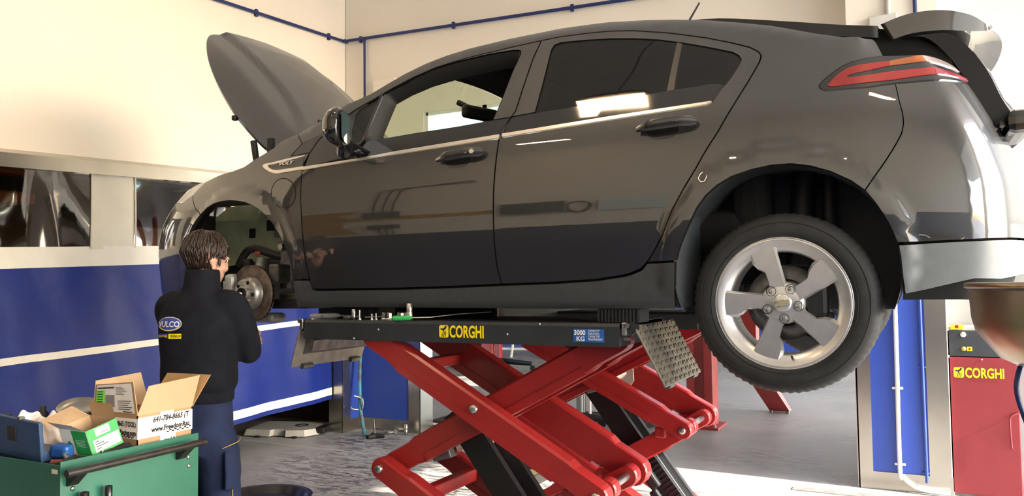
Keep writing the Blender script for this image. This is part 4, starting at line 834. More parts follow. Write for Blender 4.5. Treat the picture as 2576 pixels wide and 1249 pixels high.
def disc(cx,cy,cz,ax,r,m,th=.022,hat=.075):
    d=MB(); ax=Vector(ax).normalized(); c=Vector((cx,cy,cz))
    d.m(m); d.lathe([(hat+.012,.0),(r,.0),(r,-.007)],c,ax,n=72); d.lathe([(r,-.016),(r,-.023),(hat,-.023)],c,ax,n=72); d.lathe([(r-.006,-.007),(r-.006,-.016)],c,ax,n=72)
    o=d.build('brake_disc',None,car)
    v=MB()
    for k in range(36):
        a=2*PI*k/36; q=ax.to_track_quat('Z','Y'); p=c+q@Vector(((r-.012)*math.cos(a),(r-.012)*math.sin(a),-.0115)); v.box((0,0,0),(.024,.004,.010),M=Matrix.Translation(p)@(q.to_matrix().to_4x4()@Matrix.Rotation(a,4,'Z')))
    v.build('vent_fins',DSTEEL,o)['kind']='stuff'
    return o
disc(RWC.x,RWC.y+.085,RWC.z,(0,-1,0),.138,DSTEEL)
rb=MB(); rb.box((RWC.x+.115,RWC.y+.075,RWC.z+.02),(.075,.09,.15),bev=.018); rb.box((RWC.x+.10,RWC.y+.06,RWC.z+.02),(.05,.05,.10),bev=.012); rb.cyl((RWC.x+.15,RWC.y+.05,RWC.z-.05),(RWC.x+.15,RWC.y+.12,RWC.z-.05),.016,n=12); rb.build('rear_caliper',BLKPLAST,car)
MB().lathe([(.0,.02),(.035,.02),(.04,.0),(.075,-.005),(.11,-.02)],(RWC.x,RWC.y+.09,RWC.z),(0,-1,0),n=30).build('rear_hub',DSTEEL,car)
# ---- stripped front corner
FW_=Vector((X0-2.685,YC-.80,RWC.z+.048)); st=R(1)
fax=Vector((-math.sin(st),-math.cos(st),0)); fr_=Vector((math.cos(st),-math.sin(st),0)); up=Vector((0,0,1))
D0=FW_+fax*-.03
fd=disc(D0.x,D0.y,D0.z,fax,.150,RUSTST,hat=.078)
hub=MB().m(mat('grey hub steel',(.30,.30,.29),.4,.8,var=.2,scale=40)); hub.lathe([(.09,.002),(.083,.016),(.078,.042),(.066,.046),(.036,.046),(.034,.060),(.026,.062),(.026,.05),(.0,.05)],D0,fax,n=40)
hubo=hub.build('wheel_hub',None,car)
MB().lathe([(.030,.052),(.030,.070),(.020,.072),(.018,.060),(.0,.060)],D0,fax,n=24).build('hub_bore',MATBLK,hubo)
MB().lathe([(.0,.082),(.008,.080),(.010,.055)],D0,fax,n=14).build('axle_end',STEEL,hubo)
for k in range(5):
    a=R(30+72*k); p=D0+(fr_*math.cos(a)+up*math.sin(a))*.052+fax*.044; MB().cyl(p,p+fax*.030,.0062,n=10).build('wheel_stud',STEEL,hubo)
    a=R(66+72*k); p=D0+(fr_*math.cos(a)+up*math.sin(a))*.060+fax*.0445; MB().cyl(p,p+fax*.002,.011,n=12).build('flange_hole',MATBLK,hubo)
kn=MB(); kn.box(D0+fax*-.07,(.10,.08,.20),bev=.03); kn.tube([D0+fax*-.06+up*.08,D0+fax*-.10+up*.18+fr_*-.02],.035,10); kn.box(D0+fax*-.09+up*-.13,(.22,.12,.05),bev=.02); kn.build('steering_knuckle',mat('grey cast alloy',(.22,.225,.22),.5,.6,var=.2,scale=20),car)
cl=MB(); cl.box((0,0,0),(.06,.10,.17),M=frame(D0+fr_*-.135+up*.02+fax*-.01,fr_,fax),bev=.02); cl.box((0,0,0),(.02,.05,.10),M=frame(D0+fr_*-.165+up*.02+fax*.01,fr_,fax),bev=.012); cl.build('caliper_carrier',mat('pale caliper alloy',(.36,.38,.37),.45,.5,var=.15),car)
sp=MB(); sp.tube([(X0-2.55,YC-.62,Z0+.30),(X0-2.57,YC-.60,Z0+.78)],.042,14); sp.tube([(X0-2.55,YC-.62,Z0+.28),(X0-2.55,YC-.62,Z0+.48)],.055,14); sp.box((X0-2.55,YC-.69,Z0+.36),(.07,.12,.10),bev=.01); sp.build('front_strut',DSTEEL,car)
MB().cyl((X0-2.53,YC-.72,Z0+.50),(X0-2.53,YC-.66,Z0+.50),.017,n=10).build('strut_bolt',STEEL,car)
ap=MB()
apoly=[(-3.42,.38),(-3.40,.62),(-3.15,.76),(-2.9,.785),(-2.70,.785),(-2.52,.745),(-2.40,.66),(-2.33,.52),(-2.36,.42),(-2.46,.48),(-2.62,.42),(-2.78,.46)]
ap.prism(apoly,YC-.50+.0,YC-.49,M=Matrix.Translation((X0,0,Z0))); apo=ap.build('inner_wing',LGREEN,car)
for (uu,hh,sx,sz) in((-2.80,.64,.075,.06),(-2.95,.60,.045,.055)): MB().box((X0+uu,YC-.503,Z0+hh),(sx,.008,sz),bev=.003).build('access_hole',MATBLK,apo)
for (uu,hh) in((-2.66,.67),(-2.50,.55),(-2.585,.535),(-2.45,.60),(-2.64,.50)): MB().cyl((X0+uu,YC-.506,Z0+hh),(X0+uu,YC-.50,Z0+hh),.010,n=12).build('drill_hole',MATBLK,apo)
MB().box((X0-2.70,YC-.52,Z0+.655),(.012,.03,.07),bev=.004).build('wing_bracket',STEEL,apo)
MB().lathe([(.0,.02),(.03,.018),(.034,.0)],(X0-2.86,YC-.50,Z0+.715),(0,-1,0),n=18).build('grommet',LGREEN,apo)
dk=MB(); dk.box((X0-2.70,YC-.55,Z0+.40),(.50,.10,.07),bev=.02); dk.tube(bez([(X0-2.95,YC-.6,Z0+.42),(X0-2.8,YC-.66,Z0+.50),(X0-2.62,YC-.66,Z0+.46),(X0-2.45,YC-.6,Z0+.40)],5),.022,10); dk.tube(bez([(X0-2.90,YC-.66,Z0+.30),(X0-2.80,YC-.70,Z0+.40),(X0-2.72,YC-.70,Z0+.34)],5),.014,8); dk.box((X0-2.80,YC-.68,Z0+.42),(.05,.04,.05),bev=.01); dk.box((X0-2.52,YC-.60,Z0+.20),(.34,.22,.05),bev=.015); dk.build('suspension_links',BLKPLAST,car)
MB().box((X0-2.72,YC-.69,Z0+.475),(.04,.012,.014),bev=.004).build('red_clip',mat('red plastic clip',(.5,.06,.04),.5),car)
MB().box((X0-2.50,YC-.62,Z0+.235),(.16,.12,.05),bev=.01).build('control_arm_end',STEEL,car)
MB().grid(lambda a,b:(X0-2.57+.08*a+.012*math.sin(9*b),YC-.56-.03*math.sin(PI*a),Z0+.38+.13*b),5,8).build('pale_blue_rag',mat('pale blue paper',(.42,.62,.68),.8,bump=.004,bscale=30),car)
cc=MB()
for k in range(4): cc.tube(bez([(X0-2.40+.02*k,YC-.60,Z0+.22+.08*k),(X0-2.36,YC-.63,Z0+.27+.08*k),(X0-2.42,YC-.62,Z0+.31+.08*k)],5),.010,8)
cc.box((X0-2.40,YC-.57,Z0+.40),(.10,.02,.40)); cc.build('sill_end_brackets',LGREEN,car)

# ------------------------------------------------------------ scissor lift
lift=thing('scissor_lift','red double scissor lift with black platforms under the car','vehicle lift',(-1.7,3.8,0))
def capsule(p0,p1,r,n=10):
    p0=Vector((p0[0],p0[1])); p1=Vector((p1[0],p1[1])); d=(p1-p0).normalized(); a0=math.atan2(d.y,d.x); out=[]
    for i in range(n+1): a=a0-PI/2+PI*i/n; out.append((p1.x+r*math.cos(a),p1.y+r*math.sin(a)))
    for i in range(n+1): a=a0+PI/2+PI*i/n; out.append((p0.x+r*math.cos(a),p0.y+r*math.sin(a)))
    return out
def arm(p0,p1,y0,y1,w,ext=.05,endr=None,c=.010):
    # box-section arm: wide middle, narrower rounded lugs at both ends, chamfered long edges
    r=w/2; er=endr or r*.86; a=Vector(p0); b=Vector(p1); d=(b-a).normalized(); nn=Vector((-d.y,d.x))
    L=(b-a).length
    def outline(r,er):
        o=[]; k=9; a0=math.atan2(d.y,d.x)
        for i in range(k+1): q=a0-PI/2+PI*i/k; o.append((b.x+er*math.cos(q),b.y+er*math.sin(q)))
        for t,s in((.90,er),(.87,r),(.13,r),(.10,er)): p=a+d*(L*t)+nn*s; o.append((p.x,p.y))
        for i in range(k+1): q=a0+PI/2+PI*i/k; o.append((a.x+er*math.cos(q),a.y+er*math.sin(q)))
        for t,s in((.10,er),(.13,r),(.87,r),(.90,er)): p=a+d*(L*t)-nn*s; o.append((p.x,p.y))
        return o
    o1=outline(r-c,er-c*.5); o2=outline(r,er); n=len(o1); m=MB()
    ys=[(y0,o1),(y0+c,o2),(y1-c,o2),(y1,o1)]; vs=[]
    for y,o in ys: vs+=[(p[0],y,p[1]) for p in o]
    fs=[(j*n+i,j*n+(i+1)%n,(j+1)*n+(i+1)%n,(j+1)*n+i) for j in range(3) for i in range(n)]
    t1=tess(o1); fs+=[tuple(t) for t in t1]+[tuple(3*n+i for i in t[::-1]) for t in t1]
    m.add(vs,fs)
    # folded lower flange
    lo=[a+d*(L*.15)-nn*(r*.45),a+d*(L*.85)-nn*(r*.45),a+d*(L*.85)-nn*(r*1.0),a+d*(L*.15)-nn*(r*1.0)]
    m.prism([(p.x,p.y) for p in lo],y0-.006,y0+.004)
    return m.build('scissor_arm',RED,lift)
def pin(x,z,y,r=.019,l=.012,m=None): 
    MB().lathe([(0,l),(r*.75,l),(r,l*.55),(r,-.02)],(x,y,z),(0,-1,0),n=22).build('pivot_pin',m or STEEL,lift)
def platform(y0,y1,near):
    x0,x1=-2.60,-1.012; z0,z1=1.314,1.405
    m=MB(); c=.012
    prof=[(y0,z0),(y0,z1-c),(y0+c,z1),(y1-c,z1),(y1,z1-c),(y1,z0),(y1-.01,z0),(y1-.01,z1-.02),(y0+.01,z1-.02),(y0+.01,z0)]
    n=len(prof); vs=[(x0,a,b) for a,b in prof]+[(x1,a,b) for a,b in prof]; t=tess(prof)
    m.add(vs,[(i,(i+1)%n,n+(i+1)%n,n+i) for i in range(n)]+[tuple(q) for q in t]+[tuple(n+i for i in q[::-1]) for q in t])
    m.box((x1-.006,(y0+y1)/2,(z0+z1)/2),(.012,y1-y0-.02,z1-z0-.005)); m.box((x0+.006,(y0+y1)/2,(z0+z1)/2),(.012,y1-y0-.02,z1-z0-.005))
    p=m.build('platform',LIFTBLK,lift)
    if near:
        for x,z in((-2.16,1.365),(-1.50,1.356),(-2.30,1.322),(-1.35,1.40)): MB().lathe([(0,.003),(.004,.002),(.005,0)],(x,y0,z),(0,-1,0),n=10).build('rivet',STEEL,p)
    return p
plat=platform(2.87,3.47,True); plat2=platform(4.11,4.71,False)
def shifted(dx,dy,dz): return lambda p:(p[0]+dx,p[1]+dz)
for near in (True,False):
    if near: dx,dz,Y=0,0,(2.885,2.965,3.34,3.42)
    else: dx,dz,Y=.01,.045,(4.14,4.22,4.66,4.74)
    q=lambda x,z:(x+dx,z+dz)
    JL,JR,PV=q(-2.17,.735),q(-1.125,.725),q(-1.672,1.035)
    T1,T2=q(-2.215,1.325),q(-1.06,1.335)
    if not near: T1,T2=q(-2.215,1.285),q(-1.06,1.29)
    arm(T1,JR,Y[0],Y[1],.112); arm(T1,JR,Y[2],Y[3],.150)
    arm(JL,T2,Y[1]+.02,Y[1]+.09,.125); arm(JL,T2,Y[2]-.09,Y[2]-.02,.112)
    B1,B2=q(-1.10,.16-dz),q(-2.20,.16-dz)
    arm(JL,B1,Y[0],Y[1],.112); arm(JL,B1,Y[2],Y[3],.112)
    arm(JR,B2,Y[1]+.02,Y[1]+.09,.112); arm(JR,B2,Y[2]-.09,Y[2]-.02,.112)
    for (x,z) in(JL,JR,PV): 
        pin(x,z,Y[0]-.002); MB().cyl((x,Y[0],z),(x,Y[3],z),.017,n=16).build('cross_shaft',STEEL,lift)
        pin(x,z,Y[2]-.004)
    # square cross tubes
    for (x,z,s) in((T1[0]+.18,T1[1]-.13,.05),(JR[0]-.14,JR[1]-.03,.06),(JL[0]+.22,JL[1]-.10,.06)):
        MB().box((x,(Y[1]+Y[2])/2,z),(s,Y[2]-Y[1]+.05,s),bev=.008).build('cross_tube',RED,lift)
    MB().box((-1.65,(Y[0]+Y[3])/2,.05),(1.5,Y[3]-Y[0],.10),bev=.01).build('base_frame',RED,lift)
    # hydraulic ram beside a toothed safety beam
    ym=(Y[1]+Y[2])/2
    a=Vector((-1.88,ym+.0,.99)) if near else Vector((-1.79,ym,1.07)); b=Vector((-1.20,ym,.10)) if near else Vector((-1.06,ym,.10))
    d=(b-a).normalized(); nn=Vector((-d.z,0,d.x)); L=(b-a).length
    F=frame(a,d,(0,1,0))
    MB().box((L/2,-.075,0),(L,.035,.13),M=F).build('safety_beam',mat('black beam paint',(.008,.008,.009),.45),lift)
    MB().box((L/2,.075,0),(L,.035,.13),M=F).build('safety_beam',MATS['black beam paint'],lift)
    MB().tube([a+d*.1,b-d*.1],.024,14).build('ram_rod',mat('chromed rod',(.75,.75,.76),.12,1),lift)
    MB().box((L*.72,-.055,.05),(L*.50,.012,.035),M=F).build('guide_strip',STEEL,lift)
    tb=MB()
    for k in range(14): tb.box((L*.52+k*.028,-.098,.04),(.010,.014,.06),M=F)
    tb.build('ratchet_teeth',BLKPLAST,lift)
    tb=MB(); tb.box((L*.62,-.115,-.02),(.13,.05,.06),M=F,bev=.012); tb.box((L*.70,-.12,-.05),(.07,.04,.05),M=F,bev=.01); tb.build('release_block',BLKPLAST,lift)
    # grey trunnion block at the ram foot on the crossing arm
    cx,cz=(-1.965,.80) if near else (-1.70,.965)
    tr=MB(); tr.box((0,0,0),(.10,.07,.09),M=frame((cx,Y[1]+.14,cz),(1,0,.28),(0,1,0)),bev=.008); tr.build('trunnion_block',mat('grey machined block',(.16,.165,.17),.45,.5),lift)
    MB().cyl((cx,Y[1]+.105,cz),(cx,Y[1]+.10,cz),.026,n=20).build('trunnion_cap',MATS['grey machined block'],lift)
    MB().tube([(cx+.05,Y[1]+.17,cz+.01),(cx+.16,Y[1]+.24,cz+.07)],.028,14).build('trunnion_tube',mat('pale zinc tube',(.55,.53,.46),.4,.6),lift)
    tp=MB(); tp.prism([(cx+.09,cz-.03),(cx+.17,cz-.05),(cx+.22,cz+.02),(cx+.21,cz+.16),(cx+.15,cz+.16),(cx+.13,cz+.06)],Y[1]+.22,Y[1]+.232); tp.build('ram_bracket',MATS['pale zinc tube'],lift)
# hinge knuckles, rollers and tread ramps
def ramp(p_top,p_bot,y0,y1,face,name):
    a=Vector((p_top[0],0,p_top[1])); b=Vector((p_bot[0],0,p_bot[1])); d=(b-a).normalized(); L=(b-a).length
    F=frame((a.x,y0,a.z),d,(0,1,0)); wd=y1-y0          # local: x down the ramp, y across, z = normal
    o=MB().box((L/2,wd/2,0),(L,wd,.008),M=F,bev=.003).build(name,GREYRAMP,lift)
    sgn=1 if face>0 else -1
    tr=MB(); ny=16; nx=10
    for i in range(nx):
        for j in range(ny):
            x=(i+.5)*L/nx; y=(j+.5)*wd/ny; an=R(55 if j%2 else -55)
            tr.box((0,0,0),(.020,.007,.007),M=F@Matrix.Translation((x,y,sgn*.005))@Matrix.Rotation(an,4,'Z'))
    tr.build('tread_pattern',GREYRAMP,o)['kind']='stuff'
    for yy in(.12,.80): MB().cyl(F@Vector((L-.004,wd*yy,-sgn*.012)),F@Vector((L-.004,wd*yy+.07,-sgn*.012)),.014,n=14).build('ramp_roller',DSTEEL,o)
    return o,F,L,wd
o,F,L,wd=ramp((-.955,1.398),(-.835,1.168),2.875,3.42,1,'ramp')
o2,F2,L2,wd2=ramp((-2.625,1.385),(-2.69,1.172),2.875,3.42,-1,'ramp')
st=MB()
st.prism([(.045,0),(.07,.055),(.125,.055),(.16,0)],.06,wd2-.02,M=F2); st.build('ramp_stiffener',DSTEEL,o2)
ramp((-.955,1.398),(-.835,1.168),4.15,4.69,1,'ramp'); ramp((-2.625,1.385),(-2.69,1.172),4.15,4.69,-1,'ramp')
for x,s in((-1.0,1),(-2.612,-1)):
    k=MB(); k.box((x+s*.008,2.885,1.385),(.02,.03,.05),bev=.004); k.cyl((x+s*.02,2.87,1.398),(x+s*.02,2.95,1.398),.010,n=12); k.box((x+s*.012,2.90,1.345),(.03,.012,.012)); k.build('ramp_hinge',STEEL,lift)
k=MB(); k.prism([(-1.01,1.35),(-.965,1.36),(-.935,1.385),(-.935,1.405),(-1.0,1.41)],2.88,2.89); k.cyl((-.955,2.872,1.39),(-.955,2.892,1.39),.011,n=14); k.build('hinge_plate',LIFTBLK,lift)
# yellow bird badge and lettering on the platform flank
def corghi(org,xa,za,wd,par,Hh):
    # xa, za: unit axes on the face; org: lower left corner
    F=frame(org,xa,za); sq=Hh
    def rr(w,h,r,n=5):
        o=[]
        for cx,cy,a0 in((w-r,h-r,0),(r,h-r,90),(r,r,180),(w-r,r,270)):
            for i in range(n+1): a=R(a0+90*i/n); o.append((cx+r*math.cos(a),cy+r*math.sin(a)))
        return o
    P=rr(sq*.88,sq,sq*.17); MB().add([(x,y,.0008) for x,y in P],tess(P),M=F).build('badge_square',YEL,par,fix=False)
    s=sq
    bird=[(.10,.70),(.22,.74),(.40,.72),(.55,.80),(.62,.92),(.70,.96),(.76,.90),(.86,.90),(.76,.84),(.72,.74),(.60,.62),(.48,.58),(.50,.50),(.44,.40),(.36,.20),(.30,.04),(.22,.04),(.30,.22),(.40,.44),(.40,.57),(.26,.60)]
    leg=[(.56,.55),(.60,.44),(.52,.16),(.48,.04),(.42,.04),(.47,.18),(.53,.44)]
    leg2=[(.66,.52),(.74,.42),(.68,.16),(.64,.04),(.58,.04),(.62,.18),(.67,.42)]
    for P in(bird,leg,leg2):
        P=[(x*s*.92,y*s) for x,y in P]; MB().add([(x,y,.0016) for x,y in P],tess(P),M=F).build('badge_bird',INK,par,fix=False)
    v,f=text_mesh('CORGHI',1,bold=.028,ext=.0003); xs=[p[0] for p in v]; ys=[p[1] for p in v]; w0=max(xs)-min(xs); h0=max(ys)-min(ys)
    tw=wd-sq*.98; M2=F@Matrix.Translation((sq*.98,0,.001))@Matrix.Diagonal((tw/w0,sq/h0,1,1))
    MB().add([(p[0]-min(xs),p[1]-min(ys),p[2]) for p in v],f,M=M2).build('lettering',YEL,par,fix=False)
corghi((-1.833,2.8693,1.336),(1,0,0),(0,0,1),.222,plat,.054)
MB().box((-1.138,2.869,1.357),(.130,.0015,.052)).build('capacity_label',mat('blue label',(.015,.10,.36),.4),plat)
def ltext(t,size,x,z,bold=0,sx=1): lettering('lettering',t,size,frame((x,2.8675,z),(1,0,0),(0,0,1)),WHITEPL,plat,bold=bold,ext=.0002,sx=sx)
ltext('3000',.026,-1.200,1.360,.0007,.95); ltext('KG',.025,-1.190,1.336,.0007,1.05)
for i,t in enumerate(('CAPACITY','PORTATA',"CAPACITE'",'TRAGF\u00c4HIGKEIT')): lettering('lettering',t,.0115,frame((-1.141,2.8675,1.3725-.0112*i),(1,0,0),(0,0,1)),WHITEPL,plat,shear=.2,ext=.0002,bold=.0001,sx=.92 if len(t)<11 else .72)
# ribbed rubber blocks between platform and sill
def pad(x0,x1,y0,y1,label):
    t=thing('rubber_block',label,'lift pad',((x0+x1)/2,(y0+y1)/2,1.405),'rubber lift pads')
    MB().box(((x0+x1)/2,(y0+y1)/2,1.433),(x1-x0,y1-y0,.056),bev=.004).build('block',RUBBER,t)
    r=MB(); n=int((x1-x0)/.014)
    for k in range(n): r.box((x0+(k+.5)*(x1-x0)/n,y0-.003,1.433),(.007,.008,.05))
    r.build('ribs',RUBBER,t)['kind']='stuff'
pad(-1.135,-.955,2.96,3.08,'ribbed black rubber block under the rear end of the near sill'); pad(-2.42,-2.26,3.02,3.14,'black rubber block under the front end of the near sill')
pad(-1.135,-.955,4.50,4.62,'ribbed black rubber block on the far platform near its rear end'); pad(-2.42,-2.26,4.46,4.58,'black rubber block on the far platform near its front end')
# ------------------------------------------------------------ tools on the platform (top at z = 1.405)
PT=1.405
def socket(x,y,r,h,label,square=False,r2=None):
    t=thing('socket',label,'socket',(x,y,PT),'loose sockets on the platform')
    prof=[(r*.6,h),(r,h-.001),(r,h*.55),(r*.97,h*.53),(r*.97,h*.50),(r,h*.48),(r2 or r,h*.30),((r2 or r),.001),(r*.6,0)]
    MB().lathe(prof,(x,y,PT),n=24).build('barrel',STEEL,t); MB().lathe([(r*.6,h-.0005),(r*.55,h-.008),(0,h-.008)],(x,y,PT),n=6,smooth=False).build('bore',MATBLK,t)
socket(-2.352,2.935,.0095,.050,'tall thin chrome socket standing nearest the platform edge')
socket(-2.022,2.918,.0135,.078,'tallest dark chrome socket standing behind the green screwdriver handle',r2=.0150)
def nut(x,y,label,s=1):
    t=thing('wheel_nut',label,'nut',(x,y,PT),'chrome wheel nuts on the platform')
    MB().lathe([(.0165,0),(.0175,.003),(.0165,.007),(.013,.009)],(x,y,PT),n=24).build('seat_collar',CHROME,t)
    MB().lathe([(.0125,.008),(.0125,.030*s),(.010,.034*s),(0,.036*s)],(x,y,PT),n=6,smooth=False).build('hex_cap',CHROME,t)
for i,(x,y,l) in enumerate(((-2.205,2.975,'leftmost of the chrome capped wheel nuts on the platform'),(-2.168,2.965,'second chrome capped wheel nut from the left, nearest the edge'),(-2.178,3.06,'second chrome wheel nut from the right, half hidden behind another'),(-2.115,2.985,'rightmost of the chrome capped wheel nuts on the platform'),(-2.15,3.08,'rear chrome wheel nut peeking out between the others'))): nut(x,y,l)
def bolt(x,y,h,r,label):
    t=thing('bolt',label,'bolt',(x,y,PT),'loose bolts on the platform')
    MB().lathe([(0,0),(r*2,0),(r*2,.006),(0,.006)],(x,y,PT),n=6,smooth=False).build('head',STEEL,t); MB().cyl((x,y,PT+.006),(x,y,PT+h),r,n=12).build('shank',STEEL,t)
bolt(-2.322,2.94,.046,.0045,'tall upright bolt beside the thin chrome socket'); bolt(-2.255,2.945,.028,.004,'short upright bolt left of the wheel nuts'); bolt(-2.238,2.955,.03,.0045,'short thick bolt just left of the wheel nuts')
# bolt lying
t=thing('bolt','long bolt lying flat among the sockets on the platform','bolt',(-2.29,2.99,PT)); MB().cyl((-2.335,3.0,PT+.008),(-2.25,3.02,PT+.012),.006,n=12).build('shank',STEEL,t); MB().cyl((-2.25,3.02,PT+.012),(-2.24,3.022,PT+.0125),.011,n=6).build('head',STEEL,t)
def driver(h0,h1,tip,mh,mr,label,mid=None,r=.014):
    t=thing('screwdriver',label,'screwdriver',tuple(h0)); h0=Vector(h0); h1=Vector(h1); tip=Vector(tip)
    pts=[h0+(h1-h0)*k for k in(0,.06,.18,.4,.65,.85,.95,1)]
    MB().tube(pts,r,16,rs=[r*.5,r*.85,r,r*.86,r,r*.92,r*.6,r*.45]).build('handle',mh,t)
    if mid: 
        for k in range(3):
            a=2*PI*k/3; off=Vector((0,-math.cos(a),math.sin(a)))*r*.55
            MB().tube([h0+(h1-h0)*q+off for q in(.25,.4,.65,.8)],.005,8,rs=[.002,.006,.006,.002]).build('grip',mid,t)
    MB().tube([h1]+mr+[tip],.0032,10).build('shaft',STEEL,t)
driver((-2.635,2.95,PT+.014),(-2.50,3.02,PT+.014),(-2.40,3.08,PT+.012),mat('grey handle',(.20,.20,.20),.4),[],'screwdriver with a grey and black handle lying at the left end of the platform',BLKPLAST,.0145)
GH=mat('green handle plastic',(.03,.42,.09),.3,coat=.4)
driver((-2.085,2.872,PT+.012),(-1.995,2.900,PT+.0135),(-1.70,3.10,PT+.034),GH,[Vector((-1.93,2.95,PT+.014)),Vector((-1.84,3.05,PT+.026))],'bent pick with a bright green handle lying over the platform edge',None,.0125)
# worn grey ratchet head next to the screwdriver
t=thing('ratchet','worn grey ratchet head lying between screwdriver and sockets','ratchet',(-2.42,3.0,PT))
MB().lathe([(0,.02),(.018,.019),(.021,.012),(.021,.004),(.017,0)],(-2.435,2.99,PT),n=20).build('head',DSTEEL,t); MB().tube([(-2.435,2.99,PT+.011),(-2.38,3.02,PT+.011),(-2.34,3.06,PT+.010)],.009,10).build('stub_handle',DSTEEL,t)

# ------------------------------------------------------------ mechanic
man=thing('person','person in navy work clothes with an oval back logo facing the bare brake disc','person',(-2.82,2.49,0))
from mathutils.bvhtree import BVHTree
NAVY=mat('dark navy fleece',(.0065,.0075,.012),.93,var=.25,scale=14,bump=.004,bscale=14,spec=.2)
TROU=mat('navy work trousers',(.012,.020,.055),.85,var=.2,scale=10,bump=.006,bscale=9,spec=.25)
SKIN=mat('skin',(.50,.28,.20),.5,var=.06,scale=20)
HAIRM=mat('dark brown hair',(.012,.006,.004),.38,col2=(.028,.013,.007),scale=40)
tf=Vector((-.37,.93,0)).normalized(); tr_=Vector((.93,.37,0)).normalized(); ZU=Vector((0,0,1))
def rings(mb,rows,n=28,cap=True,p=2.4):
    # rows: centre, half width, half depth, right axis, fwd axis
    R_=[]
    for c,a,b,rx,fx in rows:
        ring=[]
        for k in range(n):
            t=2*PI*k/n; ct,st=math.cos(t),math.sin(t); ring.append(Vector(c)+rx*(a*math.copysign(abs(ct)**(2/p),ct))+fx*(b*math.copysign(abs(st)**(2/p),st)))
        R_.append(ring)
    m=len(R_); mb.add([q for g in R_ for q in g],[(i*n+k,i*n+(k+1)%n,(i+1)*n+(k+1)%n,(i+1)*n+k) for i in range(m-1) for k in range(n)],True)
    if cap: mb.add(R_[0],[tuple(range(n))[::-1]]); mb.add(R_[-1],[tuple(range(n))])
def blob(mb,c,r,axes=None,n=16):
    c=Vector(c); ax=axes or (Vector((1,0,0)),Vector((0,1,0)),Vector((0,0,1)))
    def fn(a,b): t=2*PI*a; q=PI*b; return c+ax[0]*(r[0]*math.sin(q)*math.cos(t))+ax[1]*(r[1]*math.sin(q)*math.sin(t))+ax[2]*(r[2]*math.cos(q))
    mb.grid(fn,n,n//2+2)
def limb(mb,pts,rs):
    for p,r in zip(pts,rs): blob(mb,p,(r,r,r),n=14)
    P=bez(pts,6); m=len(pts); RR=[]
    for i in range(m-1):
        for j in range(6): RR.append(rs[i]+(rs[i+1]-rs[i])*j/6)
    RR.append(rs[-1]); mb.tube(P,0,16,rs=RR)
def organic(mb,name,m,parent,vox,smooth=6,it=1):
    o=mb.build(name,m,parent)
    r=o.modifiers.new('remesh','REMESH'); r.mode='VOXEL'; r.voxel_size=vox; r.use_smooth_shade=True
    s=o.modifiers.new('smooth','SMOOTH'); s.factor=.5; s.iterations=smooth
    return o
C0=Vector((-2.855,2.48,0))
def at(f,r,z): return C0+tf*f+tr_*r+ZU*z
# body: head, neck, hands are skin; jacket and trousers are children
hf=Vector((.10,.97,-.12)).normalized(); hr=hf.cross(ZU).normalized(); hu=hr.cross(hf)
HCN=at(.05,-.005,1.692)
bd=MB()
blob(bd,HCN+hu*.025,(.077,.098,.098),(hr,hf,hu),24); blob(bd,HCN+hf*.030-hu*.045,(.058,.070,.075),(hr,hf,hu),20); blob(bd,HCN+hf*.062-hu*.083,(.032,.030,.026),(hr,hf,hu))
limb(bd,[at(.0,0,1.46),at(.015,0,1.56),HCN-hu*.06-hf*.01],[.064,.058,.060])
blob(bd,HCN+hf*.103-hu*.012,(.013,.022,.026),(hr,hf,hu)); blob(bd,HCN+hf*.109-hu*.026,(.017,.014,.011),(hr,hf,hu))          # nose
blob(bd,HCN+hf*.090-hu*.058,(.024,.012,.007),(hr,hf,hu)); blob(bd,HCN+hf*.088-hu*.068,(.022,.012,.008),(hr,hf,hu))           # lips
for s in(-1,1):
    blob(bd,HCN+hf*.088+hu*.018+hr*(.032*s),(.022,.012,.008),(hr,hf,hu)); blob(bd,HCN+hf*.066-hu*.030+hr*(.044*s),(.022,.026,.022),(hr,hf,hu))
    e=HCN+hr*(.077*s)-hf*.006-hu*.018                                                                                     # ears
    blob(bd,e+hu*.010-hf*.006,(.010,.020,.028),(hr,hf,hu)); blob(bd,e-hu*.020,(.009,.013,.014),(hr,hf,hu))
# hands
W_R,W_L=Vector((-2.885,2.80,1.335)),Vector((-3.02,2.83,1.30))
def hand(w,fw,side):
    fw=Vector(fw).normalized(); nrm_=Vector((side*.55,-.3,.78)).normalized(); nrm_=(nrm_-fw*nrm_.dot(fw)).normalized(); ac=fw.cross(nrm_)
    limb(bd,[w-fw*.05,w,w+fw*.03],[.030,.026,.030])
    rings(bd,[(w+fw*.01,.033,.018,ac,nrm_),(w+fw*.05,.043,.017,ac,nrm_),(w+fw*.088,.042,.014,ac,nrm_)],18)
    for k,(o,l) in enumerate(((-.032,.068),(-.011,.078),(.011,.073),(.031,.058))):
        b=w+fw*.085+ac*o; m1=b+fw*(l*.42)-nrm_*.012; m2=m1+fw*(l*.22)-nrm_*(l*.32); e=m2+fw*(l*.02)-nrm_*(l*.30)
        limb(bd,[b,m1,m2,e],[.0098,.0092,.0086,.0078])
    b=w+fw*.03+ac*(-.034*side); limb(bd,[b,b+fw*.03-ac*(.022*side)-nrm_*.012,b+fw*.058-ac*(.012*side)-nrm_*.03],[.0135,.0115,.0095])
hand(W_R,(-.55,.80,.15),1); hand(W_L,(.05,.98,.15),-1)
organic(bd,'body',SKIN,man,.0052,3)
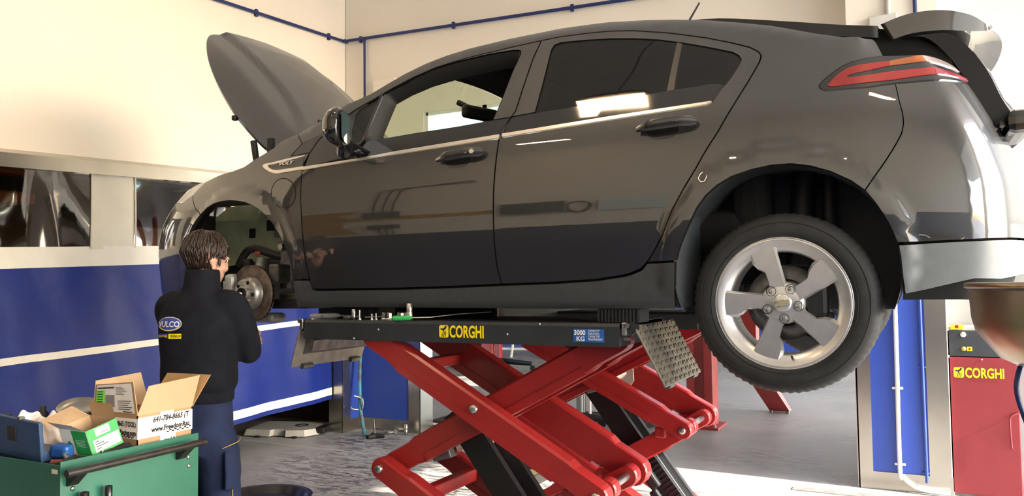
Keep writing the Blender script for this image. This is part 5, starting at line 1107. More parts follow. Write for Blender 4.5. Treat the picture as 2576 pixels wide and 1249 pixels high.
for s in(-1,1):
    MB().lathe([(0,.0125),(.006,.011),(.011,.005),(.0125,0)],HCN+hf*.0835+hu*.008+hr*(.032*s),hf,n=16).build('eye',mat('eye white',(.75,.72,.7),.2),man)
    MB().tube(bez([HCN+hf*.096+hu*.026+hr*(.016*s),HCN+hf*.098+hu*.031+hr*(.032*s),HCN+hf*.086+hu*.026+hr*(.050*s)],4),.004,6).build('eyebrow',HAIRM,man)
# hair: cap plus tapered locks
hc=MB(); 
def hairy(a,b):
    t=2*PI*a; q=PI*.5*b; d=Vector((math.sin(q)*math.cos(t),math.sin(q)*math.sin(t),math.cos(q)))
    return HCN+hu*.030+hr*(d.x*.086)+hf*(d.y*.107-.006)+hu*(d.z*.106)
rnd=random.Random(3); cap=MB(); cap.grid(hairy,30,12)
def hl_(az): # hairline angle from crown: longer at nape and sides, short at the brow
    fr=math.sin(az); return R(74) if fr>.55 else (R(100) if fr>.05 else R(139))
for k in range(700):
    az=rnd.uniform(0,2*PI); mx=hl_(az); q0=mx*rnd.uniform(.05,.92)**.8; ln=rnd.uniform(.35,.65)
    pts=[];rs=[]; lf0=rnd.uniform(.985,1.045); tw=rnd.uniform(-.16,.16)
    for j in range(5):
        q=min(mx,q0+ln*j/4); a=az+tw*j/4; d=Vector((math.sin(q)*math.cos(a),math.sin(q)*math.sin(a),math.cos(q))); lf=lf0+.03*math.sin(PI*j/4)
        low=1-.20*max(0,(q-R(92))/R(45)); pts.append(HCN+hu*.028+hr*(d.x*.086*lf*low)+hf*(d.y*.106*lf*low-.006)+hu*(d.z*.105*lf)); rs.append((.0035,.0046,.0044,.0034,.0008)[j])
    cap.tube(pts,0,5,rs=rs)
for s in(-1,1): # sideburns
    for k in range(3): e=HCN+hr*(.079*s)+hf*(.016+.004*k)+hu*.03; cap.tube([e,e-hu*.03,e-hu*(.055+.004*k)],0,5,rs=[.006,.005,.001])
cap.build('hair',HAIRM,man,fix=False)
# jacket
jk=MB()
rings(jk,[(at(-.005,0,1.095),.148,.112,tr_,tf),(at(-.005,0,1.13),.164,.126,tr_,tf),(at(-.005,0,1.17),.166,.129,tr_,tf),(at(-.01,0,1.25),.162,.125,tr_,tf),(at(-.015,0,1.33),.168,.128,tr_,tf),(at(-.015,0,1.41),.172,.126,tr_,tf),(at(-.01,0,1.475),.158,.108,tr_,tf),(at(.0,0,1.52),.135,.092,tr_,tf),(at(.005,0,1.55),.092,.075,tr_,tf)],32)
rings(jk,[(at(.004,0,1.53),.092,.080,tr_,tf),(at(.012,0,1.585),.076,.073,tr_,tf),(at(.018,0,1.648),.072,.071,tr_,tf)],24)
SR_,SL_=at(.0,.143,1.472),at(.01,-.138,1.468)
ER,EL=at(.10,.182,1.27),at(.13,-.125,1.25)
limb(jk,[at(-.005,.09,1.482),SR_,(SR_+ER)/2+tr_*.012,ER],[.072,.078,.066,.058]); limb(jk,[ER,(ER+W_R)/2,W_R],[.057,.050,.041])
limb(jk,[at(-.005,-.08,1.48),SL_,(SL_+EL)/2-tr_*.012,EL],[.072,.078,.066,.058]); limb(jk,[EL,(EL+W_L)/2,W_L],[.057,.050,.041])
for k in range(9):  # folds over the back and sleeve
    z=1.15+.03*k; limb(jk,[at(-.112,-.085+.02*math.sin(2*k),z),at(-.130,.01,z-.015),at(-.108,.10,z+.012*math.sin(3*k))],[.006,.011,.006]) if k%2==0 else None
for q in(.25,.55,.8): p=SR_.lerp(ER,q); limb(jk,[p+tr_*.05+tf*.03,p+tr_*.062-tf*.02,p-tf*.06],[.008,.014,.008])
jacket=organic(jk,'jacket',NAVY,man,.0095,7)
wb_=MB(); rings(wb_,[(at(-.005,0,1.055),.142,.108,tr_,tf),(at(-.005,0,1.065),.149,.114,tr_,tf),(at(-.005,0,1.115),.150,.115,tr_,tf),(at(-.005,0,1.125),.144,.109,tr_,tf)],40); wb_.build('jacket_hem',NAVY,man)
MB().tube([at(-.005,0,1.122)+tr_*(.152*math.copysign(abs(math.cos(a))**.83,math.cos(a)))+tf*(.117*math.copysign(abs(math.sin(a))**.83,math.sin(a))) for a in [R(-75+i*9) for i in range(11)]],.0022,6).build('hem_piping',mat('pale piping',(.2,.2,.18),.6),man)
# trousers
tp=MB()
rings(tp,[(at(-.005,0,.83),.135,.108,tr_,tf),(at(-.012,0,.91),.148,.120,tr_,tf),(at(-.008,0,.99),.146,.116,tr_,tf),(at(-.005,0,1.10),.138,.103,tr_,tf)],30)
HRp,HLp=at(-.01,.078,.88),at(-.01,-.078,.88); KR,KL=at(.02,.10,.48),at(.12,-.11,.50); AR,AL=at(-.03,.105,.07),at(.13,-.17,.07)
limb(tp,[HRp,HRp.lerp(KR,.5)+tf*.012,KR,KR.lerp(AR,.5)-tf*.012,AR],[.096,.088,.077,.072,.066]); limb(tp,[HLp,HLp.lerp(KL,.5),KL,KL.lerp(AL,.5),AL],[.096,.088,.077,.072,.066])
for z,dr in((.62,.1),(.50,.105),(.44,.10),(.33,.105),(.25,.10)):
    c=HRp.lerp(KR,(.85-z)/.37) if z>.48 else KR.lerp(AR,(.48-z)/.41)
    limb(tp,[c+tr_*.075-tf*.03,c+tr_*.02-tf*.082+ZU*.012,c-tr_*.06-tf*.05],[.010,.014,.008])
rings(tp,[(at(-.02,.162,.68),.014,.070,tr_,tf),(at(-.02,.166,.74),.016,.075,tr_,tf),(at(-.02,.160,.85),.012,.073,tr_,tf)],20)   # thigh pocket
trs=organic(tp,'trousers',TROU,man,.0095,5)
MB().tube(bez([at(.05,.168,.885),at(-.02,.184,.88),at(-.09,.150,.865)],5),.0018,6).build('pocket_piping',mat('mustard piping',(.45,.30,.05),.6),man); MB().tube(bez([at(-.03,.168,.68),at(-.03,.172,.58)],5),.0018,6).build('pocket_piping',MATS['mustard piping'],man)
for s,a in((1,AR),(-1,AL)):
    sh=MB(); rings(sh,[(Vector((a.x,a.y,.0))+tf*.05,.052,.150,tr_,tf),(Vector((a.x,a.y,.03))+tf*.05,.056,.155,tr_,tf),(Vector((a.x,a.y,.075))+tf*.03,.052,.125,tr_,tf),(Vector((a.x,a.y,.12)),.045,.065,tr_,tf)],22); sh.build('shoe',BLKPLAST,man)
# patches pressed onto the back of the jacket
bpy.context.view_layer.update(); dg=bpy.context.evaluated_depsgraph_get()
bvh=BVHTree.FromObject(jacket,dg); jmi=Matrix(jacket.matrix_world)
def onback(r,z,off):
    o=at(-.6,r,z); h=bvh.ray_cast(o,tf)
    q=h[0] if h[0] is not None else at(-.14,r,z); n=h[1] if h[1] is not None else -tf
    return q-tf*off
def decal(name,poly,off,m,tri=None):
    t=tri or tess(poly); MB().add([onback(x,z,off) for x,z in poly],t).build(name,m,man,fix=False)
lx,lz=-.075,1.408
def ell(a,b,n=40,a0=0,a1=360): return [(lx+a*math.cos(R(a0+(a1-a0)*i/n)),lz+b*math.sin(R(a0+(a1-a0)*i/n))) for i in range(n)]
def fan(a,b,off,m,name,rows=5,n=40):
    pts=[(lx,lz)]; tri=[]
    for j in range(1,rows+1): pts+=[(lx+a*j/rows*math.cos(2*PI*i/n),lz+b*j/rows*math.sin(2*PI*i/n)) for i in range(n)]
    for i in range(n): tri.append((0,1+i,1+(i+1)%n))
    for j in range(rows-1):
        for i in range(n): o=1+j*n; tri+=[(o+i,o+n+i,o+n+(i+1)%n),(o+i,o+n+(i+1)%n,o+(i+1)%n)]
    MB().add([onback(x,z,off) for x,z in pts],tri).build(name,m,man,fix=False)
SILV=mat('silver thread',(.55,.55,.53),.5); BLP=mat('blue patch',(.03,.06,.30),.6)
fan(.064,.031,.0035,SILV,'logo_border'); fan(.0605,.028,.005,BLP,'logo_field')
seg=[(lx+.0605*math.cos(R(200+i*140/14)),lz+.028*math.sin(R(200+i*140/14))) for i in range(15)]; decal('logo_base',seg,.0065,YEL)
def back_text(t,size,x,z,m,sx=1,bold=0,off=.0075,shear=0):
    v,f=text_mesh(t,size,bold=bold,ext=0,align='CENTER',sx=sx,shear=shear); MB().add([onback(x+p[0],z+p[1],off) for p in v],f).build('lettering',m,man,fix=False)
back_text('VULCO',.034,lx,lz-.012,WHITEPL,1.0,.0008)
def rect(x0,x1,z0,z1,k=6): return [(x0+(x1-x0)*i/k,z0) for i in range(k+1)]+[(x0+(x1-x0)*i/k,z1) for i in range(k,-1,-1)]
decal('blue_patch',rect(lx-.062,lx-.003,lz-.062,lz-.042),.004,BLP); decal('yellow_patch',rect(lx+.001,lx+.064,lz-.063,lz-.042),.004,YEL)
back_text('GOODYEAR',.0125,lx-.0325,lz-.0565,YEL,.86,.0002,.006); back_text('DUNLOP',.014,lx+.037,lz-.057,INK,.92,.0003,.006,.15)

# ------------------------------------------------------------ green tool cart and what lies on it
cx0,cx1,cy0,cy1,ct_=-3.36,-2.575,1.66,2.232,.98; TF=.955
cart=thing('tool_cart','green steel tool cart with a black tube handle in the lower left','tool cart',((cx0+cx1)/2,(cy0+cy1)/2,0))
def plate(n,x0,x1,y0,y1,z0,z1,m=GREENC,p=None,b=.003): return MB().box(((x0+x1)/2,(y0+y1)/2,(z0+z1)/2),(x1-x0,y1-y0,z1-z0),bev=b).build(n,m,p or cart)
plate('front_panel',cx1-.006,cx1,cy0,cy1,.16,ct_); plate('back_panel',cx0,cx0+.006,cy0,cy1,.16,ct_)
plate('side_panel',cx0+.006,cx1-.006,cy0,cy0+.006,.16,ct_-.012); plate('side_panel',cx0+.006,cx1-.006,cy1-.006,cy1,.16,ct_-.012)
plate('tray',cx0+.006,cx1-.006,cy0+.006,cy1-.006,TF-.008,TF,mat('greasy black tray liner',(.018,.018,.018),.6,var=.4),b=0); plate('bottom_shelf',cx0,cx1,cy0,cy1,.14,.17)
for x in(cx0+.07,cx1-.07):
    for y in(cy0+.06,cy1-.06): MB().cyl((x,y-.015,.065),(x,y+.015,.065),.065,n=24).build('caster',RUBBER,cart); MB().box((x,y,.12),(.05,.05,.05)).build('caster_fork',DSTEEL,cart)
MB().tube([(cx1+.060,cy0-.018,.950),(cx1+.060,cy1-.020,.9525)],.0135,16).build('handle',mat('worn black tube',(.012,.012,.012),.38,.2,col2=(.03,.026,.02),scale=20),cart)
for y in(cy0+.03,cy1-.10):
    b=MB(); b.prism([(cx1-.001,.895),(cx1+.012,.895),(cx1+.070,.945),(cx1+.058,.955),(cx1-.001,.935)],y-.010,y+.026); b.build('handle_bracket',BLKPLAST,cart)
for y,z in((2.181,.893),(2.184,.858),(cy0+.043,.882)): MB().lathe([(0,.006),(.005,.0055),(.0085,.002),(.0085,0)],(cx1,y,z),(1,0,0),n=14).build('screw_head',STEEL,cart)
MB().box((-2.605,cy0-.001,.945),(.03,.002,.014)).build('maker_plate',mat('cream plate',(.6,.55,.42),.5),cart)
rk=MB(); rk.box((cx1+.035,1.79,.79),(.07,.25,.012)); rk.build('socket_rack',BLKPLAST,cart)
def rsock(x,y,r,h,label):
    t=thing('socket',label,'socket',(x,y,.796),'impact sockets on the cart rack')
    MB().lathe([(r*.62,h),(r,h-.001),(r,.002),(r*.7,0)],(x,y,.796),n=24).build('barrel',mat('dark impact steel',(.06,.06,.062),.32,.9),t); MB().lathe([(r*.62,h-.0004),(r*.58,h-.012),(0,h-.012)],(x,y,.796),n=6,smooth=False).build('bore',MATBLK,t)
rsock(cx1+.03,1.727,.0145,.072,'left dark impact socket on the rack below the cart handle'); rsock(cx1+.03,1.817,.0125,.073,'right dark impact socket on the rack below the cart handle')
# ---- big open carton
bx0,bx1,by0,by1,bz0,bz1=-2.86,-2.602,1.972,2.222,TF+.001,1.085
cbx=thing('cardboard_box','open brown carton wrapped in white printed tape on the green cart','cardboard box',((bx0+bx1)/2,(by0+by1)/2,TF))
w=MB(); th=.004
for (a,b,c,d) in((bx1-th,bx1,by0,by1),(bx0,bx0+th,by0,by1),(bx0,bx1,by0,by0+th),(bx0,bx1,by1-th,by1)): w.box(((a+b)/2,(c+d)/2,(bz0+bz1)/2),(b-a,d-c,bz1-bz0))
w.box(((bx0+bx1)/2,(by0+by1)/2,bz0+.002),(bx1-bx0,by1-by0,.004)); w.build('carton_walls',CARD,cbx)
def flap(q,n,m,name='flap',th=.0035):
    q=[Vector(p) for p in q]; n=Vector(n).normalized()*th; m_=MB(); m_.add(q+[p+n for p in q],[(0,1,2,3),(7,6,5,4),(0,4,5,1),(1,5,6,2),(2,6,7,3),(3,7,4,0)]); return m_.build(name,m,cbx)
flap([(bx1,by0,bz1),(bx1,by1,bz1),(bx1+.012,2.249,1.208),(bx1+.012,2.011,1.192)],(-1,0,0),CARDIN)
flap([(bx1,by1,bz1),(bx0,by1,bz1),(-2.80,2.262,1.207),(-2.546,2.262,1.21)],(0,1,0),mat('orange kraft card',(.46,.29,.13),.85))  # this flap takes a more saturated brown than the others
flap([(bx0,by1,bz1),(bx0,by0,bz1),(-2.93,2.03,1.195),(-2.93,2.235,1.207)],(-1,0,0),CARDIN)
lf=flap([(bx0,by0,bz1),(bx1,by0,bz1),(-2.615,1.962,1.212),(-2.832,1.962,1.192)],(0,1,0),CARD)
# printed sheet and green sticker on the left flap (face towards -Y)
def fl(u,v,o): # u along X 0..1 from left, v up 0..1
    a=Vector((bx0+.01,by0,bz1)).lerp(Vector((bx1-.004,by0,bz1)),u); b=Vector((-2.827,1.962,1.192)).lerp(Vector((-2.619,1.962,1.211)),u); p=a.lerp(b,v); return p+Vector((0,-o,0))
def fq(u0,u1,v0,v1,o,m,name): MB().add([fl(u0,v0,o),fl(u1,v0,o),fl(u1,v1,o),fl(u0,v1,o)],[(0,1,2,3)]).build(name,m,lf,fix=False)
fq(.02,.97,.06,.97,.001,PAPER,'shipping_sheet'); fq(.03,.25,.30,.78,.002,mat('lime sticker',(.18,.85,.04),.5),'lime_sticker'); fq(.27,.50,.22,.62,.002,mat('grey print block',(.22,.22,.23),.7),'print_block')
ink=MB()
def ql(u0,u1,v,h=.018): ink.add([fl(u0,v,.0025),fl(u1,v,.0025),fl(u1,v+h,.0025),fl(u0,v+h,.0025)],[(0,1,2,3)])
for k in range(6): ql(.55,.62+.04*(k%4)+.1,.86-.045*k,.012)
for k in range(5): ql(.58,.93-.05*(k%3),.42-.065*k,.02)
for k in range(5): ql(.05,.2,.72-.09*k,.03)
ql(.05,.5,.84,.05); ql(.70,.92,.08,.03)
ink.build('print_lines',INK,lf,fix=False)
# tape bands and lettering on the two visible faces
FR=frame((bx1+.0012,by0,bz0),(0,1,0),(0,0,1)); FL=frame((bx0,by0-.0012,bz0),(1,0,0),(0,0,1)); wr_=by1-by0; wl=bx1-bx0; hh=bz1-bz0
def face(F,x0,x1,y0,y1,m,name,z=0): MB().add([(x0,y0,z),(x1,y0,z),(x1,y1,z),(x0,y1,z)],[(0,1,2,3)],M=F).build(name,m,cbx,fix=False)
face(FR,0,wr_,.040,hh-.010,PAPER,'tape'); face(FR,.10,.17,0,.040,PAPER,'tape'); face(FR,.10,.16,hh-.010,hh,PAPER,'tape'); face(FL,0,wl,.040,hh-.012,PAPER,'tape')
def btext(F,t,s,x,y,bold=0,sx=1,sh=0): lettering('lettering',t,s,F@Matrix.Translation((x,y,.0008)),INK,cbx,ext=0,bold=bold,sx=sx,shear=sh)
btext(FR,'641-784-8665 (T',.029,.065,.094,.0010,.83,.25); btext(FR,'www.FreedomRac',.027,.060,.058,.0012,.87)
btext(FR,'64',.022,.145,.012,.0004); btext(FR,'iw',.022,.118,.012,.0004)
btext(FL,'-8665 (TOOL)',.026,wl-.118,.086,.0010,.72); btext(FL,'omRacing.com',.026,wl-.122,.054,.0012,.76)
ck=MB()
for i in range(10):
    for j in range(2):
        if (i+j)%2==0: ck.add([(.128+.0115*i,.046+.005*j,.001),(.1395+.0115*i,.046+.005*j,.001),(.1395+.0115*i,.051+.005*j,.001),(.128+.0115*i,.051+.005*j,.001)],[(0,1,2,3)],M=FR)
        if (i+j)%2==0: ck.add([(wl-.10+.0085*i,.043+.0045*j,.001),(wl-.0915+.0085*i,.043+.0045*j,.001),(wl-.0915+.0085*i,.0475+.0045*j,.001),(wl-.10+.0085*i,.0475+.0045*j,.001)],[(0,1,2,3)],M=FL)
ck.build('checker_print',INK,cbx,fix=False)
# ---- small green and white parts box, tilted
gb=thing('parts_box','small open green and white parts box tilted on the cart','cardboard box',(-2.66,1.82,TF))
GRN=mat('green printed card',(.02,.27,.06),.4); WHC=mat('white printed card',(.70,.72,.72),.45)
a=Vector((-2.606,1.800,.966)); ex=Vector((-.135,-.012,.004)); ey=Vector((.0,.118,.030)); ez=Vector((-.014,-.022,.092))
def gp(u,v,w): return a+ex*u+ey*v+ez*w
def gq(pts,m,name,par=gb): return MB().add(pts,[tuple(range(len(pts)))]).build(name,m,par,fix=False)
g=MB(); g.m(GRN); g.add([gp(0,0,0),gp(0,1,0),gp(0,1,1),gp(0,0,1)],[(0,1,2,3)]); g.m(WHC); g.add([gp(1,0,0),gp(0,0,0),gp(0,0,1),gp(1,0,1)],[(0,1,2,3)]); g.m(CARDIN); g.add([gp(1,1,0),gp(1,0,0),gp(1,0,1),gp(1,1,1)],[(0,1,2,3)]); g.add([gp(0,1,0),gp(1,1,0),gp(1,1,1),gp(0,1,1)],[(0,1,2,3)]); g.add([gp(0,0,0),gp(1,0,0),gp(1,1,0),gp(0,1,0)],[(0,1,2,3)])
g.build('box_body',None,gb,fix=False)
gq([gp(.55,-.008,.02),gp(.02,-.008,.02),gp(.02,-.008,.98),gp(.55,-.008,.98)],GRN,'green_panel')
MB().add([gp(.72,-.01,.55),gp(.62,-.01,.42),gp(.72,-.01,.29),gp(.82,-.01,.42)],[(0,1,2,3)]).build('diamond_mark',GRN,gb,fix=False)
ln=MB()
for k in range(5): ln.add([gp(.48,-.016,.62-.06*k),gp(.12+.03*(k%2),-.016,.62-.06*k),gp(.12+.03*(k%2),-.016,.60-.06*k),gp(.48,-.016,.60-.06*k)],[(0,1,2,3)])
ln.build('print_lines',mat('pale green print',(.4,.6,.42),.6),gb,fix=False)
for (v0,v1,w0,w1) in((.25,.72,.66,.95),(.12,.95,.10,.56)): gq([gp(-.008,v0,w0),gp(-.008,v1,w0),gp(-.008,v1,w1),gp(-.008,v0,w1)],PAPER,'paper_label')
bc_=MB()
for k in range(12): bc_.add([gp(-.014,.40+.022*k,.70),gp(-.014,.40+.022*k+.010,.70),gp(-.014,.40+.022*k+.010,.78),gp(-.014,.40+.022*k,.78)],[(0,1,2,3)])
for k in range(4): bc_.add([gp(-.014,.16,.46-.09*k),gp(-.014,.16+.15+.12*(k%3),.46-.09*k),gp(-.014,.16+.15+.12*(k%3),.49-.09*k),gp(-.014,.16,.49-.09*k)],[(0,1,2,3)])
bc_.build('label_print',INK,gb,fix=False)
gq([gp(.02,1,1),gp(.9,1,1),gp(.95,1.06,1.55),gp(.05,1.05,1.55)],CARD,'flap'); gq([gp(1,.0,1),gp(.05,0,1),gp(.15,-.25,1.35),gp(1.0,-.25,1.38)],mat('grey white card',(.55,.56,.56),.5),'flap'); gq([gp(1,0,1),gp(1,1,1),gp(1.6,1.0,1.30),gp(1.6,-.1,1.22)],CARDIN,'flap')
# ---- blue steel case, open lid towards the viewer
bl=thing('tool_case','dented dark blue steel tool case standing open at the left end of the cart','tool case',(-2.9,1.72,TF))
BLC=mat('dark blue enamel',(.022,.052,.12),.45,.2,var=.2,scale=8)
MB().box((0,0,0),(.34,.016,.145),M=frame((-2.885,1.683,1.038),(1,0,-.06),(0,1,.12)),bev=.005).build('lid',BLC,bl)
MB().box((0,0,0),(.05,.003,.05),M=frame((-2.875,1.672,1.05),(1,0,-.06),(0,1,.12))).build('worn_label',mat('dark worn label',(.02,.017,.014),.8),bl)
MB().box((-2.88,1.745,.975),(.30,.10,.038),bev=.005).build('case_base',BLC,bl)
for x in(-2.96,-2.83): MB().box((x,1.676,1.107),(.02,.02,.012),bev=.003).build('latch',DSTEEL,bl)
# ---- small tools in front of the case
ag=thing('air_tool','small blue air tool lying beside the dark blue case','air tool',(-2.70,1.76,TF))
MB().box((0,0,0),(.07,.045,.05),M=frame((-2.70,1.745,.99),(1,.3,-.1),(-.3,1,.1)),bev=.012).build('body',mat('bright blue cast body',(.02,.09,.32),.4,.3),ag); MB().cyl((-2.68,1.74,.985),(-2.63,1.725,.970),.010,n=12).build('nozzle',STEEL,ag)
hs_=thing('hose_coupling','short reddish brown hose coupling at the front of the cart tray','coupling',(-2.62,1.70,TF))
MB().tube([(-2.655,1.68,TF+.012),(-2.62,1.70,TF+.012)],.0105,12).build('sleeve',mat('reddish brown rubber',(.12,.03,.02),.6),hs_); MB().tube([(-2.62,1.70,TF+.012),(-2.60,1.725,TF+.015)],.0125,12).build('collar',BLKPLAST,hs_)
kn_=thing('rubber_handle_tool','black ribbed rubber handle tool between the two cartons','hand tool',(-2.61,1.90,TF))
MB().tube(bez([(-2.60,1.83,TF+.013),(-2.615,1.90,TF+.02),(-2.625,1.955,TF+.02)],5),.013,12).build('grip',BLKPLAST,kn_); MB().cyl((-2.60,1.83,TF),(-2.60,1.83,TF+.03),.004,n=8).build('stem',STEEL,kn_)
rg=thing('rag','crumpled white and pink rag heaped at the back of the cart','rag',(-3.0,1.82,TF))
def ragf(a,b):
    x=-3.10+.24*a; y=1.70+.27*b; e=math.sin(PI*a)**.6*math.sin(PI*b)**.6
    z=TF+.005+e*(.135+.028*math.sin(17*a+5*b)+.022*math.sin(11*b-9*a)+.016*math.sin(31*a*b+13*b)+.012*math.sin(40*a-23*b))*(1-.35*b)
    return (x,y,z)
MB().grid(ragf,46,46).build('cloth',mat('white pink cloth',(.72,.62,.56),.9,col2=(.80,.76,.74),scale=12,bump=.002,bscale=60),rg)
md=thing('metal_dish','shallow round metal dish leaning behind the rag on the cart','dish',(-3.0,2.02,TF))
MB().lathe([(.0,.0),(.055,.002),(.075,.02),(.079,.021),(.077,.024),(.055,.006),(0,.004)],(-2.985,1.995,1.075),(.25,-.25,1),n=40).build('dish',mat('dull tin',(.30,.30,.30),.28,.9),md)
MB().cyl((-2.985,2.0,TF),(-2.985,2.0,1.075),.045,n=24).build('can_below',mat('striped tin can',(.45,.44,.42),.4,.5),md)
for k in range(3):
    t=thing('spray_can',('tall black capped spray can at the far left of the cart','short dark can behind the white rag on the cart','dark bottle near the back corner of the cart')[k],'can',(-3.25+.06*k,1.74+.1*k,TF),'cans at the back of the cart')
    hq=(.20,.12,.14)[k]; MB().lathe([(0,0),(.022,0),(.022,hq*.8),(.012,hq*.86),(.012,hq),(0,hq)],(-3.25+.06*k,1.74+.1*k,TF),n=20).build('can',BLKPLAST,t)

# ------------------------------------------------------------ floor clutter and the next bay
tp_=thing('steel_pole','turquoise painted pole leaning in the corner of the left pillar','pole',(-5.13,6.58,0))
MB().tube(bez([(-5.345,6.80,1.25),(-5.345,6.78,.86),(-5.325,6.74,.54),(-5.25,6.66,.25),(-5.135,6.585,.0)],6),.020,12).build('tube',mat('turquoise chipped paint',(.05,.26,.34),.5,col2=(.10,.085,.07),scale=9,thr=(.50,.66)),tp_)
hk=thing('bent_handle','bent zinc rod handle hooked round the turquoise pole','handle',(-5.3,6.7,.3))
MB().tube(bez([(-5.375,6.72,.385),(-5.25,6.67,.380),(-5.222,6.66,.36),(-5.222,6.66,.285),(-5.25,6.66,.255),(-5.38,6.70,.248),(-5.412,6.71,.268)],5),.010,10).build('rod',STEEL,hk)
ec=thing('engine_cover','pale grey plastic engine cover lying half under the curtain','engine cover',(-5.95,6.35,0))
F=Matrix.Translation((-5.98,6.42,.0))@Matrix.Rotation(R(18),4,'Z')
P=[(-.42,-.26),(-.12,-.30),(-.10,-.24),(.04,-.24),(.06,-.30),(.26,-.27),(.36,-.12),(.36,.10),(.28,.26),(-.42,.26)]
ECM=mat('dusty grey cover',(.40,.385,.34),.5,var=.12,scale=5)
e=MB(); t=tess(P); n=len(P); e.add([(x,y,.012) for x,y in P]+[(x*.95,y*.93,.075) for x,y in P],[tuple(q)[::-1] for q in t]+[tuple(n+i for i in q) for q in t]+[(i,(i+1)%n,n+(i+1)%n,n+i) for i in range(n)],M=F); e.build('shell',ECM,ec)
MB().lathe([(.075,.0),(.07,.004),(.05,.004),(.048,-.01),(0,-.01)],F@Vector((.10,.02,.0765)),n=28).build('oil_hole',MATBLK,ec); MB().box((0,0,0),(.11,.24,.06),M=F@Matrix.Translation((.36,-.02,.05)),bev=.015).build('black_end',BLKPLAST,ec)
for x in(-.25,.16): MB().box((0,0,0),(.05,.04,.02),M=F@Matrix.Translation((x,-.30,.01)),bev=.004).build('clip',BLKPLAST,ec)
def floor_bolt(x,y,a,l,r,label):
    t=thing('bolt',label,'bolt',(x,y,0),'bolts on the floor by the pillar'); d=Vector((math.cos(a),math.sin(a),0)); c=Vector((x,y,r*1.9))
    MB().cyl(c,c+d*l,r,n=12).build('shank',STEEL,t); MB().cyl(c-d*.012,c,r*1.9,n=6,smooth=False).build('head',STEEL,t)
floor_bolt(-4.90,6.80,2.2,.09,.013,'thick bolt lying nearest the right steel corner'); floor_bolt(-4.94,6.74,1.2,.07,.012,'short thick bolt in the middle of the floor bolts'); floor_bolt(-5.02,6.79,.3,.08,.011,'darker bolt at the back of the floor bolts')
sk=thing('star_knob','black three lobed knob with an upright stud on the floor','knob',(-4.98,6.55,0))
kb=MB()
for k in range(3): a=R(20+120*k); kb.tube([(-4.98,6.55,.018),(-4.98+.10*math.cos(a),6.55+.10*math.sin(a),.018)],0,12,rs=[.03,.022])
kb.build('knob_lobes',BLKPLAST,sk); MB().cyl((-4.98,6.55,.03),(-5.0,6.56,.19),.011,.006,n=12).build('stud',RUSTST,sk)
t=thing('socket','chrome socket standing on the floor against the right steel corner','socket',(-4.765,6.80,0)); MB().lathe([(.011,.115),(.018,.114),(.018,.06),(.017,.058),(.017,.052),(.018,.05),(.018,.001),(0,0)],(-4.765,6.80,0),n=22).build('barrel',STEEL,t)
wj=thing('wire_hook','thin bent wire lying among the floor bolts','wire',(-5.05,6.68,0)); MB().tube(bez([(-5.12,6.66,.004),(-5.12,6.70,.06),(-5.02,6.76,.05),(-4.95,6.72,.004)],5),.004,6).build('wire',DSTEEL,wj)
dp=thing('drain_pan','black plastic drain pan on the floor behind the mechanic','drain pan',(-4.10,4.12,0))
MB().lathe([(0,.01),(.26,.01),(.33,.095),(.345,.10),(.345,.105),(.30,.105),(.25,.03),(0,.025)],(-4.08,4.08,0),n=44).build('pan',mat('glossy black plastic',(.008,.008,.009),.22),dp)
MB().lathe([(.20,.03),(.20,.075),(.17,.08),(.02,.05),(0,.05)],(-4.08,4.08,0),n=30).build('inner_funnel',BLKPLAST,dp)
for k,(x,y,z,l,m) in enumerate(((-4.55,7.45,.012,'lowest black panel of the flat stack behind the left pillar',BLKPLAST),(-4.57,7.47,.036,'white panel in the flat stack behind the left pillar',WHITEPL),(-4.60,7.5,.060,'topmost black panel of the flat stack behind the left pillar',BLKPLAST))):
    tag(MB().box((x,y,z),(.42,.36,.02),bev=.006).build('flat_panel',m),l,'panel','flat panels stacked on the floor')
tr2=thing('parts_tray','low black tray of greasy parts on the floor behind the lift','tray',(-2.95,5.65,0))
b=MB(); b.box((-2.95,5.65,.01),(.62,.36,.02)); 
for (x,y,sx,sy) in((-3.255,5.65,.012,.36),(-2.645,5.65,.012,.36),(-2.95,5.475,.62,.012),(-2.95,5.825,.62,.012)): b.box((x,y,.04),(sx,sy,.08))
b.build('tray',mat('oily tray steel',(.03,.026,.022),.4,.5),tr2)
MB().box((-2.72,5.6,.05),(.16,.2,.05),bev=.01).build('greasy_block',mat('brass coloured casting',(.16,.13,.06),.5,.5),tr2)
# transmission jack
tj=thing('transmission_jack','transmission jack with a chrome column and black castored legs behind the lift','jack',(-3.15,7.72,0))
MB().cyl((-3.16,7.72,.08),(-3.16,7.72,1.1),.05,n=20).build('cylinder',mat('grey jack cylinder',(.25,.25,.25),.3,.8),tj); MB().cyl((-3.05,7.70,.08),(-3.05,7.70,.95),.018,n=12).build('guide_rod',CHROME,tj)
for (dx,dy) in((.40,-.05),(-.46,-.22),(.12,.30),(-.30,.28)):
    p0=Vector((-3.16,7.72,.17)); p1=Vector((-3.16+dx,7.72+dy,.14)); MB().tube([p0,p1],0,4,rs=[.06,.035]).build('leg',BLKPLAST,tj)
    MB().cyl((p1.x,p1.y-.015,.045),(p1.x,p1.y+.015,.045),.045,n=18).build('caster',RUBBER,tj); MB().box((p1.x,p1.y,.10),(.03,.05,.06)).build('caster_fork',STEEL,tj)
MB().box((-3.16,7.72,1.12),(.30,.24,.04),bev=.01).build('saddle',DSTEEL,tj)
og=thing('trolley_jack','orange and black trolley jack on the floor of the next bay','jack',(-2.85,8.15,0))
o=MB(); o.prism([(-3.05,.10),(-2.55,.10),(-2.50,.20),(-2.70,.34),(-2.95,.26)],8.22,8.36); o.build('frame',mat('orange enamel',(.60,.16,.02),.4),og); MB().prism([(-2.95,.08),(-2.62,.08),(-2.70,.25)],8.20,8.22).build('side_plate',BLKPLAST,og)
